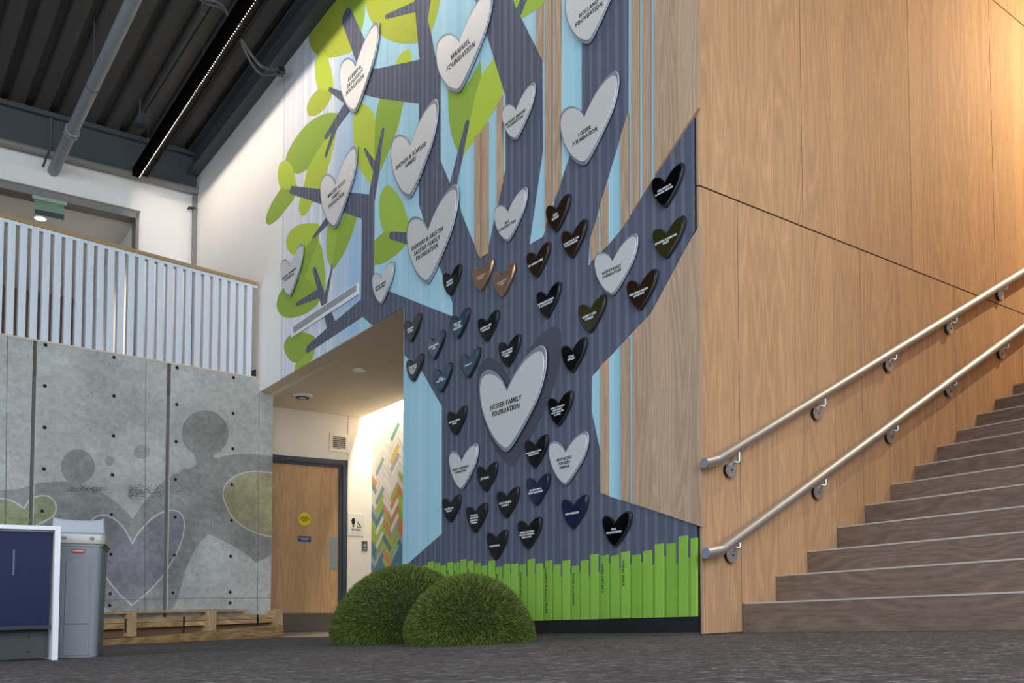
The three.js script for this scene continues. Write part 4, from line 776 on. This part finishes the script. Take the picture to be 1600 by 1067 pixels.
// waste bin
{
  const D = 5.3, x = (121 - CX) / FOCAL * D, base = floorY(x), b = thing('waste_bin', 'tall slim grey plastic waste bin with a lift lid beside the white framed cabinet', 'bin', V(x, base, -D), 0.36);
  b.rotation.z = 0;
  const plastic = mat(0x7d8389, 0.5), lid = mat(0x9aa1aa, 0.4), w = 0.135, h = 0.69, ring = (hw, z0, z1, y, n = 0.045) => {
    const p = []; for (const [cx, cz, a] of [[hw - n, z1 - n, 0], [-hw + n, z1 - n, 1], [-hw + n, z0 + n, 2], [hw - n, z0 + n, 3]]) for (let i = 0; i <= 4; i++) { const t = a * Math.PI / 2 + i / 4 * Math.PI / 2; p.push(V(cx + n * Math.cos(t), y, cz + n * Math.sin(t))); } return p;
  };
  const loft = (rings) => {
    const pos = [], n = rings[0].length, idx = [];
    rings.forEach((r) => r.forEach((p) => pos.push(p.x, p.y, p.z)));
    for (let k = 0; k + 1 < rings.length; k++) for (let i = 0; i < n; i++) { const a = k * n + i, c = k * n + (i + 1) % n; idx.push(a, a + n, c, c, a + n, c + n); }
    const cap = (k, flip) => { const m = pos.length / 3, r = rings[k], c = r.reduce((s, p) => s.add(p), V(0, 0, 0)).multiplyScalar(1 / n); pos.push(c.x, c.y, c.z); for (let i = 0; i < n; i++) { const a = k * n + i, d = k * n + (i + 1) % n; flip ? idx.push(m, a, d) : idx.push(m, d, a); } };
    cap(0, true); cap(rings.length - 1, false);
    const g = new THREE.BufferGeometry(); g.setAttribute('position', new THREE.Float32BufferAttribute(pos, 3)); g.setIndex(idx); return toCreasedNormals(g, 0.6);
  };
  mesh('body', loft([ring(0.108, -0.42, 0, 0, 0.03), ring(0.113, -0.425, 0, 0.012, 0.035), ring(w - 0.006, -0.46, 0.01, h - 0.03, 0.035), ring(w, -0.47, 0.016, h - 0.028, 0.035), ring(w, -0.47, 0.016, h, 0.035)]), plastic, b);
  const arch = []; for (let i = 0; i <= 10; i++) { const t = i / 10; arch.push([0.062 - 0.124 * t, 0.575 + 0.016 * Math.sin(Math.PI * t)]); }
  const tilt = Math.atan(0.01 / 0.66);
  const pan = mesh('front_panel', slab([[-0.068, 0.2], [0.068, 0.2], ...arch], 0.001, 0.008, 0.003), plastic, b); pan.rotation.x = tilt;
  const foot = mesh('foot_panel', slab([[-0.07, 0.012], [0.07, 0.012], [0.068, 0.192], [-0.068, 0.192]], 0.001, 0.007, 0.003), plastic, b); foot.rotation.x = tilt;
  const lg = mesh('label_plate', rbox(-0.035, 0.035, 0.622, 0.646, 0.011, 0.016, 0.002), mat(0xa03038, 0.4), b);
  const lt = mesh('lettering', lettering(['RUBBERMAID'], 0.056, 0.001), M.chalk, lg); lt.position.set(0, 0.634, 0.016);
  mesh('lid_skirt', loft([ring(w + 0.012, -0.48, 0.026, h - 0.012, 0.04), ring(w + 0.016, -0.484, 0.03, h + 0.02, 0.04), ring(w + 0.012, -0.48, 0.026, h + 0.045, 0.04)]), mat(0xb0aca6, 0.3), b);
  for (const s of [-1, 1]) mesh('lid_catch', new THREE.SphereGeometry(0.013, 16, 10).scale(1, 0.8, 0.5).translate(s * 0.075, h + 0.02, 0.032), plastic, b);
  const saddle = [], hi = (u) => h + 0.135 + 0.01 * u * u * u * u - 0.006 * (1 - u * u);
  for (let i = 0; i <= 12; i++) { const u = i / 6 - 1; saddle.push([u * (w + 0.004), hi(u)]); }
  mesh('lid', slab([[-w - 0.01, h + 0.045], [w + 0.01, h + 0.045], ...saddle.reverse()], -0.44, 0.015, 0.012), lid, b);
}
// white framed cabinet with a blue glass front
{
  const D = 4.98, o = V((92 - CX) / FOCAL * D, 0, -D), fr = new Frame(o, TURN + Math.PI / 2);
  const c = thing('cabinet', 'white framed cabinet with a dark blue glass front at the photo edge', 'cabinet', fr.world(0, floorY(o.x), 0), fr.yaw), y0 = floorY(o.x);
  const P = (pts, z) => pts.map(([x, y]) => { const l = fr.at(x, y, z); return [l.x, l.y - y0]; });
  const k = 0.0, Wd = 1.3, S = FALL * fr.ex.x;
  const q = P([[92, 822.3], [92, 1031], [80.6, 1031], [80.6, 826]], 0);
  const top = q[0][1], inX = q[2][0];
  const skew = (x0, x1, y0a, y1a, z0, z1) => hexa([V(x0, y0a + S * x0, z1), V(x1, y0a + S * x1, z1), V(x1, y0a + S * x1, z0), V(x0, y0a + S * x0, z0), V(x0, y1a + S * x0, z1), V(x1, y1a + S * x1, z1), V(x1, y1a + S * x1, z0), V(x0, y1a + S * x0, z0)]);
  mesh('side_frame', skew(inX, 0, 0, top, -0.03, 0.012), M.whiteFrame, c);
  mesh('side_panel', skew(inX + 0.004, -0.001, 0, top - 0.002, -0.5, -0.03), M.whiteFrame, c);
  mesh('top_frame', skew(-Wd, inX, top - 0.022, top, -0.03, 0.012), M.whiteFrame, c);
  mesh('top_panel', skew(-Wd, inX + 0.004, top - 0.03, top - 0.003, -0.5, -0.03), M.whiteFrame, c);
  const gl = new THREE.MeshPhysicalMaterial({ color: 0x041a42, roughness: 0.4, specularIntensity: 0.35 });
  const lowG = P([[60, 976.5]], 0)[0][1];
  mesh('glass_front', skew(-Wd, inX - 0.012, lowG, top - 0.03, -0.05, -0.03), gl, c);
  mesh('bottom_rail', skew(-Wd, inX - 0.004, lowG - 0.02, lowG, -0.06, -0.02), M.blackTrim, c);
  mesh('base_panel', skew(-Wd, inX - 0.004, 0.012, lowG - 0.02, -0.12, -0.1), mat(0x3a3d40, 0.7), c);
  for (const yy of [0.045, 0.13]) mesh('screw', new THREE.CylinderGeometry(0.006, 0.006, 0.006, 12).rotateX(Math.PI / 2).translate(inX - 0.1, yy, -0.098), M.black, c);
  mesh('pull_handle', skew(inX - 0.2, inX - 0.19, lowG + 0.28, lowG + 0.42, -0.03, -0.022), mat(0x1f3f72, 0.3), c);
}
// ================================================================ stair with its handrails
{
  const marks = [[1159.5, 942], [1211.7, 898.8], [1261, 861], [1307, 823.3], [1351, 788.7], [1391, 756.5], [1429, 727], [1464, 697.4], [1495.3, 672.4], [1526.5, 647.3], [1555, 623.3], [1583.7, 600.5]].map((p) => oakWall.at(...p));
  const n = marks.length, mi = (n - 1) / 2, mx = marks.reduce((s, p) => s + p.x, 0) / n, my = marks.reduce((s, p) => s + p.y, 0) / n;
  let sx = 0, sy = 0, ss = 0; marks.forEach((p, i) => { sx += (i - mi) * (p.x - mx); sy += (i - mi) * (p.y - my); ss += (i - mi) ** 2; });
  const run = sx / ss, rise = sy / ss, x0 = mx - mi * run, yy0 = my - mi * rise, wide = 3.2, S = FALL * oakWall.ez.x;
    const st = thing('staircase', 'broad oak staircase climbing along the oak wall', 'staircase', oakWall.world(x0, 0, 0), oakWall.yaw);
  const steps = 20;
  for (let i = 0; i < steps; i++) {
    const a = i * run, top = i < n ? marks[i].y : yy0 + i * rise, xa = i < n ? marks[i].x - x0 : a, lo = i ? (i - 1 < n ? marks[i - 1].y : yy0 + (i - 1) * rise) : floorY(oakWall.world(x0, 0).x) - 0.02;
    const blk = (p, q, b, t, z0, z1) => hexa([V(p, b + S * z1, z1), V(q, b + S * z1, z1), V(q, b + S * z0, z0), V(p, b + S * z0, z0), V(p, t + S * z1, z1), V(q, t + S * z1, z1), V(q, t + S * z0, z0), V(p, t + S * z0, z0)]);
    const rg = blk(xa, xa + 0.02, lo - 0.005, top - 0.008, 0.002, wide), uv = rg.attributes.uv, du = rnd() * 2, dv = rnd();
    for (let k = 0; k < uv.count; k++) uv.setXY(k, uv.getX(k) + du, uv.getY(k) + dv);
    mesh('riser', rg, M.stair, st);
    mesh('tread', blk(xa + 0.012, xa + run + 0.03, top - 0.03, top - 0.001, 0.002, wide), M.stair, st);
    mesh('nosing', blk(xa - 0.004, xa + 0.012, top - 0.009, top + 0.001, i ? 0.012 : 0.02, wide), M.nosing, st);
  }
  // wall on the stair's open side, outside the photograph
  const e = structure('wall_stair_side', box(-0.1, 6.2, -0.6, 5.4, wide, wide + 0.15), M.oak); e.position.copy(oakWall.world(x0 + 0.3, 0, 0)); e.rotation.y = oakWall.yaw;

  // two wall handrails
  const rail = (label, pts, brackets, r) => {
    const off = 0.075, P = pts.map(([x, y]) => { const l = oakWall.at(x, y, off); return V(l.x, l.y, off); });
    const dir = P[2].clone().sub(P[1]).normalize(), o = P[0].clone();
    const h = thing('handrail', label, 'handrail', oakWall.world(o.x, o.y, 0), oakWall.yaw, 'wall handrails beside the stair');
    const L = (v) => v.clone().sub(V(o.x, o.y, 0));
    const far = P[1].clone().addScaledVector(dir, 8);
    mesh('rail', merged([rod(L(P[1]), L(far), r, 24), new THREE.SphereGeometry(r, 24, 12).translate(...L(P[1]).toArray())]), M.steel, h);
    mesh('end_piece', merged([rod(L(P[0]), L(P[1]), r * 1.01, 24)]), M.steel, h);
    mesh('end_cap', rod(L(P[0]).add(V(-0.006, 0, 0)), L(P[0]), r * 1.0, 24), M.silverRim, h);
    const all = brackets.map(([x, y]) => oakWall.at(x, y)), step = all[all.length - 1].clone().sub(all[all.length - 2]);
    for (let k = 1; k < 4; k++) all.push(all[brackets.length - 1].clone().addScaledVector(step, k));
    for (const b of all) {
      const c = V(b.x - o.x, b.y - o.y, 0), t = (b.x + 0.024 - P[1].x) / dir.x, on = L(P[1].clone().addScaledVector(dir, t));
      const br = mesh('bracket', merged([new THREE.CylinderGeometry(0.045, 0.047, 0.012, 28).rotateX(Math.PI / 2).translate(c.x, c.y, 0.034), new THREE.TubeGeometry(new THREE.CatmullRomCurve3([V(c.x, c.y + 0.022, 0.03), V(c.x + 0.004, c.y + 0.05, 0.05), V(c.x + 0.02, c.y + 0.045, 0.072), V(on.x, on.y - r, 0.075)]), 16, 0.011, 8), rod(on.clone().addScaledVector(dir, -0.035).add(V(0, -r - 0.001, 0)), on.clone().addScaledVector(dir, 0.035).add(V(0, -r - 0.001, 0)), 0.006, 8)]), M.steel, h);
      mesh('rose_shadow_gap', new THREE.CylinderGeometry(0.04, 0.04, 0.028, 24).rotateX(Math.PI / 2).translate(c.x, c.y, 0.014), M.black, br);
      mesh('screw', new THREE.CylinderGeometry(0.006, 0.006, 0.004, 12).rotateX(Math.PI / 2).translate(c.x, c.y, 0.041), M.blackTrim, br);
    }
    const k = dir.y / dir.x;
  };
  rail('upper of the two round steel handrails on the oak wall, warm toned', [[1101, 723.5], [1120, 718.5], [1600, 424]], [[1136, 735.5], [1271.5, 647], [1383.5, 573], [1478.5, 515], [1558, 462.5]], 0.031);
  rail('lower of the two round steel handrails on the oak wall, ending near the first step', [[1103.5, 864.5], [1126, 859.5], [1600, 511]], [[1137.5, 868], [1272.5, 770], [1385.5, 684], [1478, 612.5], [1560, 554]], 0.033);
}
// ================================================================ turf mounds
{
  const mound = (label, px, py, wPx, hPx, depthK, D) => {
    const cx = (px - CX) / FOCAL * D, w = wPx / FOCAL * D / 2, h = hPx / FOCAL * D, g = thing('turf_mound', label, 'mound', V(cx, floorY(cx), -D), 0, 'turf mounds in front of the mural');
    const prof = [[0.0, 1], [0.25, 0.972], [0.48, 0.88], [0.68, 0.735], [0.83, 0.56], [0.93, 0.38], [0.98, 0.24], [0.99, 0.15], [0.965, 0.06], [0.93, 0.0]];
    const curve = new THREE.SplineCurve(prof.map((p) => new THREE.Vector2(p[0], p[1]))), pts = curve.getPoints(40).map((p) => new THREE.Vector2(Math.max(0.0001, p.x), Math.max(0, p.y)));
    const body = new THREE.LatheGeometry(pts.reverse(), 64); body.scale(w * 0.985, h * 0.985, w * depthK);
    mesh('core', body, mat(0x24360f, 0.95), g);
    const blade = new THREE.BufferGeometry();
    blade.setAttribute('position', new THREE.Float32BufferAttribute([-0.0011, 0, 0, 0.0011, 0, 0, 0.0009, 0.5, 0.04, -0.0011, 0, 0, 0.0009, 0.5, 0.04, -0.0009, 0.5, 0.04, -0.0009, 0.5, 0.04, 0.0009, 0.5, 0.04, 0, 1, 0.2], 3));
    blade.computeVertexNormals();
    const N = 52000, bm = mat(0xffffff, 0.75), im = new THREE.InstancedMesh(blade, bm, N);
    im.name = numbered('turf_blades'); im.userData.kind = 'stuff'; g.add(im);
    const q = new THREE.Quaternion(), mtx = new THREE.Matrix4(), col = new THREE.Color();
    for (let i = 0; i < N; i++) {
      const u = Math.sqrt(rnd()) * 0.9999, s = rnd() < 0.5 ? rnd() : u, k = Math.min(39, Math.floor(s * 40)), f = s * 40 - k;
      const a = pts[40 - k], b = pts[39 - k], r = a.x + (b.x - a.x) * f, y = a.y + (b.y - a.y) * f, t = rnd() * Math.PI * 2;
      const tx = b.x - a.x, ty = b.y - a.y, nrm = V(-ty * Math.cos(t) / (w), tx / h * 1, -ty * Math.sin(t) / (w * depthK)); if (nrm.y < 0 && s < 0.7) nrm.multiplyScalar(-1);
      nrm.x = Math.abs(nrm.x) * Math.sign(Math.cos(t)); nrm.z = Math.abs(nrm.z) * Math.sign(Math.sin(t)); nrm.normalize();
      nrm.add(V((rnd() - 0.5) * 0.8, (rnd() - 0.5) * 0.8 - 0.25, (rnd() - 0.5) * 0.8)).normalize();
      q.setFromUnitVectors(V(0, 1, 0), nrm).multiply(new THREE.Quaternion().setFromAxisAngle(V(0, 1, 0), rnd() * 6.28));
      const len = between(0.018, 0.042);
      mtx.compose(V(r * w * 0.98 * Math.cos(t), Math.max(0.004, y * h * 0.98), r * w * depthK * Math.sin(t)), q, V(1.9, len, len));
      im.setMatrixAt(i, mtx);
      const v = rnd(); col.setRGB(0.05 + v * v * 0.19, 0.085 + v * v * 0.2, 0.008 + v * 0.03); im.setColorAt(i, col);
    }
  };
  mound('larger domed green turf mound, partly behind the other one', 634, 1000, 228, 117, 1.0, 6.15);
  mound('smaller domed green turf mound in front, nearer the photographer', 733.5, 1006, 196, 104, 1.0, 5.25);
}
// ================================================================ roof steel, pipes and lights overhead
{
  // beams: one along the mural wall, one along the upper wall
  const a = mural.at(420, 135.7, 0), b = mural.at(481.5, 57.7, 0.16), k = SLOPE * -1;
  const bot = (x) => a.y + FALL * mural.ex.x * (x - a.x), top = (x) => DECK(mural.world(x, 0, 0).x);
  const m1 = thing('roof_beam', 'dark steel beam running under the roof deck along the mural wall', 'beam', mural.world(0, 0, 0), mural.yaw, 'roof beams');
  const bar = (fr, x0, x1, lo, hi, z0, z1) => hexa([V(x0, lo(x0), z1), V(x1, lo(x1), z1), V(x1, lo(x1), z0), V(x0, lo(x0), z0), V(x0, hi(x0), z1), V(x1, hi(x1), z1), V(x1, hi(x1), z0), V(x0, hi(x0), z0)]);
  const plus = (f, d) => (x) => f(x) + d, x0 = wallEnd + 0.01, x1 = 0;
  mesh('bottom_flange', bar(mural, x0, x1, bot, plus(bot, 0.03), 0.005, 0.16), M.steelPaint, m1);
  mesh('web', bar(mural, x0, x1, plus(bot, 0.03), plus(top, -0.03), 0.06, 0.085), M.steelPaint, m1);
  mesh('top_flange', bar(mural, x0, x1, plus(top, -0.03), plus(top, -0.002), 0.005, 0.17), M.steelPaint, m1);
  const c = upper.at(304.6, 293.4, 0.1), S2 = FALL * upper.ex.x, b2 = (x) => c.y + S2 * (x - c.x), t2 = (x) => DECK(upper.world(x, 0, 0).x);
  const m2 = thing('roof_beam', 'dark steel beam running under the roof deck above the mezzanine opening', 'beam', upper.world(0, 0, 0), upper.yaw, 'roof beams');
  mesh('web', bar(upper, -8.8, -0.02, b2, plus(t2, -0.03), 0.06, 0.085), M.steelPaint, m2);
  mesh('top_flange', bar(upper, -8.8, -0.02, plus(t2, -0.07), plus(t2, -0.004), 0.005, 0.16), M.steelPaint, m2);
  const p0 = upper.at(313, 300.2, 0.1), p1 = upper.at(0, 221, 0.1);
  const pd = p0.clone().sub(p1).normalize();
  mesh('bottom_tube', rod(V(p0.x, p0.y, 0.1), V(p0.x - pd.x * 9, p0.y - pd.y * 9, 0.1), 0.052, 20), M.greyTrim, m2);
  // post in the corner with its clip
  const q = upper.at(303.6, 400, 0.06), qt = upper.at(303.6, 306, 0.06);
  const post = thing('corner_post', 'slim grey steel post in the corner between the upper wall and the mural wall', 'post', upper.world(q.x, concTop(0), 0.06), upper.yaw);
  mesh('shaft', box(-0.036, 0.036, 0, qt.y - concTop(0), -0.03, 0.03), M.greyTrim, post);
  const cl = upper.at(296, 322, 0.12);
  mesh('clip', box(-0.1, 0.0, -0.01, 0.008, -0.03, 0.05).rotateZ(0.25).translate(-0.02, cl.y - concTop(0), 0.03), M.steelPaint, post);

  // fat pipe and its coupling
  const along = mural.ex.clone().setY(SLOPE), end = upper.at(83, 268, 0), e = upper.world(end.x, end.y, 0);
  const start = e.clone().addScaledVector(along, -0.1), stop = e.clone().addScaledVector(along, 12);
  const pipe = thing('roof_pipe', 'thick pale grey pipe under the roof deck that ends at the upper wall', 'pipe', e.clone());
  const R = (v) => v.clone().sub(e);
  mesh('tube', rod(R(start), R(stop), 0.072, 28), M.pipe, pipe);
  for (const d of [1.15]) { const s = e.clone().addScaledVector(along, d); mesh('coupling', merged([rod(R(s), R(s.clone().addScaledVector(along, 0.05)), 0.092, 28), rod(R(s.clone().addScaledVector(along, 0.09)), R(s.clone().addScaledVector(along, 0.13)), 0.092, 28)]), M.pipe, pipe); for (const w of [-1, 1]) mesh('bolt', rod(R(s.clone().addScaledVector(along, 0.06)).addScaledVector(mural.ez, w * 0.1), R(s.clone().addScaledVector(along, 0.06)).addScaledVector(mural.ez, w * 0.1).add(V(0, 0.05, 0)), 0.018, 10), M.steelPaint, pipe); }
  for (const d of [2.4, 5.2]) { const s = e.clone().addScaledVector(along, d); mesh('hanger', merged([rod(R(s).add(V(0, 0.07, 0)), R(V(s.x, DECK(s.x) + 0.02, s.z)), 0.008, 8), new THREE.TorusGeometry(0.076, 0.006, 6, 24).rotateY(TURN + Math.PI / 2).translate(...R(s).toArray())]), M.steelPaint, pipe); }
  // thin elbow beside the pipe
  const el = thing('elbow_conduit', 'thin grey elbow conduit coming out of the beam beside the thick pipe', 'conduit', upper.world(upper.at(78, 235).x, upper.at(78, 235).y, 0.1), upper.yaw);
  { const o = upper.at(78, 235), Z = (x, y, z) => { const l = upper.at(x, y, z); return V(l.x - o.x, l.y - o.y, z - 0.1); }; mesh('tube', tube([Z(80, 180, 0.1), Z(79, 215, 0.1), Z(78, 232, 0.12), Z(73, 244, 0.2), Z(67.5, 260, 0.3)], 0.015, 24, 10), M.conduit, el); }

  // linear track light, its row of lamps turned to the mural
  const zt = 0.95, s0 = mural.at(214.5, 276, zt), s1 = mural.at(392, 3, zt), sk = (s1.y - s0.y) / (s1.x - s0.x);
  const cut = mural.at(441, 158), lampY = s0.y + sk * (cut.x - s0.x) + 0.02, LIP = 0.02 + 0.1 * (cut.y - lampY) / 0.92; 
  const len = -s0.x - 0.2, tr = thing('track_light', 'long black linear light hanging under the roof deck, lamps facing the mural', 'light', mural.world(s0.x, s0.y, zt), mural.yaw);
  const lin = (z0, z1, y0, y1) => hexa([V(0, y0, z1), V(len, y0 + sk * len, z1), V(len, y0 + sk * len, z0), V(0, y0, z0), V(0, y1, z1), V(len, y1 + sk * len, z1), V(len, y1 + sk * len, z0), V(0, y1, z0)]);
  mesh('housing', lin(-0.02, 0.07, -0.01, 0.1), M.lampBlack, tr);
  mesh('visor', merged([lin(-0.13, -0.02, 0.034, 0.039), lin(-0.133, -0.129, LIP, 0.039)]), M.lampBlack, tr); 
  const dots = new THREE.InstancedMesh(new THREE.SphereGeometry(0.0055, 8, 6), new THREE.MeshStandardMaterial({ color: 0xffffff, emissive: new THREE.Color(1, 0.88, 0.74), emissiveIntensity: 2.5 }), 190);
  dots.name = 'lamp_row'; dots.userData.kind = 'stuff';
  for (let i = 0; i < 190; i++) { const x = (i + 0.5) * len / 190; dots.setMatrixAt(i, new THREE.Matrix4().makeTranslation(x, sk * x - 0.006, -0.026)); }
  tr.add(dots);
  for (let i = 0; i < 4; i++) { const x = 0.6 + i * len / 4; const w = mural.world(s0.x + x, s0.y + sk * x, zt); mesh('suspension', rod(V(x, sk * x + 0.1, 0.02), V(x, DECK(w.x) - s0.y, 0.02), 0.003, 6), M.conduit, tr); }
  const wash = new THREE.RectAreaLight(new THREE.Color(1, 0.85, 0.71), 112, len, 0.016); wash.name = 'track_lamp';
  wash.position.copy(mural.world(s0.x + len / 2, s0.y + sk * len / 2 + 0.02, zt - 0.03));
  { const wx = mural.ex.clone().setY(sk).normalize(), wz = mural.ez.clone().add(V(0, 0.8, 0)).normalize(), wy = wz.clone().cross(wx).normalize(); wash.quaternion.setFromRotationMatrix(new THREE.Matrix4().makeBasis(wx, wy, wx.clone().cross(wy))); }
  scene.add(wash);

  // pair of bent conduits under the deck
  const flat = (x, y, h) => level(x, y, h);
  const pair = (label, off) => {
    const h = 6.85, A = [[285 + off * 9, -22], [318 + off * 7, -2], [336 + off * 6, 2], [346 + off * 5, 8]].map(([x, y]) => flat(x, y + off * 8, h)), B = [[372 + off * 2, 54 + off * 6], [398, 92 + off * 14], [410, 104 + off * 12]].map(([x, y]) => flat(x, y, h - 0.1));
    const z1 = mural.at(441 - off * 3, 110 + off * 4, 0.14), w = mural.world(z1.x, z1.y, 0.14);
    const pts = [...A, ...B, w], o = pts[0].clone(), c = thing('bent_conduit', label, 'conduit', o, 0, 'bent conduits under the roof deck');
    mesh('tube', tube(pts.map((p) => p.clone().sub(o)), 0.017, 60, 10), M.conduit, c);
    mesh('clip', box(-0.03, 0.03, -0.03, 0.03, -0.03, 0.03).translate(...w.clone().sub(o).toArray()), M.blackTrim, c);
  };
  pair('upper of two thin bent conduits that curve from the deck to the mural beam', 0);
  pair('lower of two thin bent conduits that curve from the deck to the mural beam', 1);
  // thin straight runs along the ribs
  const runs = [[157, 0, 94, 157, 'second thin dark cable line along the roof ribs, between pipe and photo edge'], [330, 11, 226, 176, 'thin dark cable line along the ribs that ends in the small horn']];
  for (const [x0_, y0_, x1_, y1_, label] of runs) { const p = level(x0_, y0_, 7.0), r = level(x1_, y1_, 7.0), o = r.clone(), d = p.clone().sub(r); const t = thing('cable_run', label, 'cable', o); mesh('cable', rod(V(0, 0, 0), d.multiplyScalar(2.2), 0.012, 8), M.black, t); }
  const hp = level(218.5, 190, 6.85), horn = thing('small_horn', 'small dark cone-shaped fitting hanging at the end of the cable line', 'fitting', hp);
  mesh('cone', new THREE.CylinderGeometry(0.05, 0.085, 0.12, 28, 1, false), M.steelPaint, horn); mesh('mouth', new THREE.CylinderGeometry(0.076, 0.076, 0.01, 28).translate(0, -0.058, 0), M.black, horn); mesh('stem', rod(V(0, 0.06, 0), V(0, DECK(hp.x) - hp.y, 0), 0.012, 8), M.conduit, horn);
  const sp = level(316.5, 22, 6.95), spr = thing('sprinkler_head', 'tiny dark sprinkler head under the roof deck near the bent conduits', 'sprinkler', sp);
  mesh('stem', rod(V(0, 0, 0), V(0, DECK(sp.x) - sp.y, 0), 0.012, 10), M.steelPaint, spr); mesh('deflector', new THREE.CylinderGeometry(0.035, 0.03, 0.012, 20), M.steelPaint, spr);

  // warm lamp over the upper flight, outside the frame
  const wp = oakWall.world(5.4, 6.2, 1.7), wl = thing('wall_washer', 'warm glowing cylinder lamp hanging over the upper flight, beyond the photo edge', 'light', wp);
  mesh('shade', new THREE.CylinderGeometry(0.07, 0.07, 0.22, 28, 1, true).translate(0, 0.1, 0), M.blackTrim, wl); mesh('lamp_globe', new THREE.SphereGeometry(0.06, 20, 14), new THREE.MeshStandardMaterial({ color: 0xffffff, emissive: new THREE.Color(1, 0.7, 0.36), emissiveIntensity: 5 }), wl);
  mesh('cord', rod(V(0, 0.2, 0), V(0, DECK(wp.x) - wp.y, 0), 0.006, 8), M.black, wl);
  const pl = new THREE.PointLight(new THREE.Color(1, 0.8, 0.52), 45, 0, 2); pl.position.copy(wp); pl.shadow.radius = 3; pl.name = 'stair_lamp'; scene.add(pl);
}
scene.traverse((o) => { if (o.isMesh) { o.castShadow = o.receiveShadow = true; } if (o.isLight && o.shadow) o.castShadow = true; });
renderer.render(scene, camera);
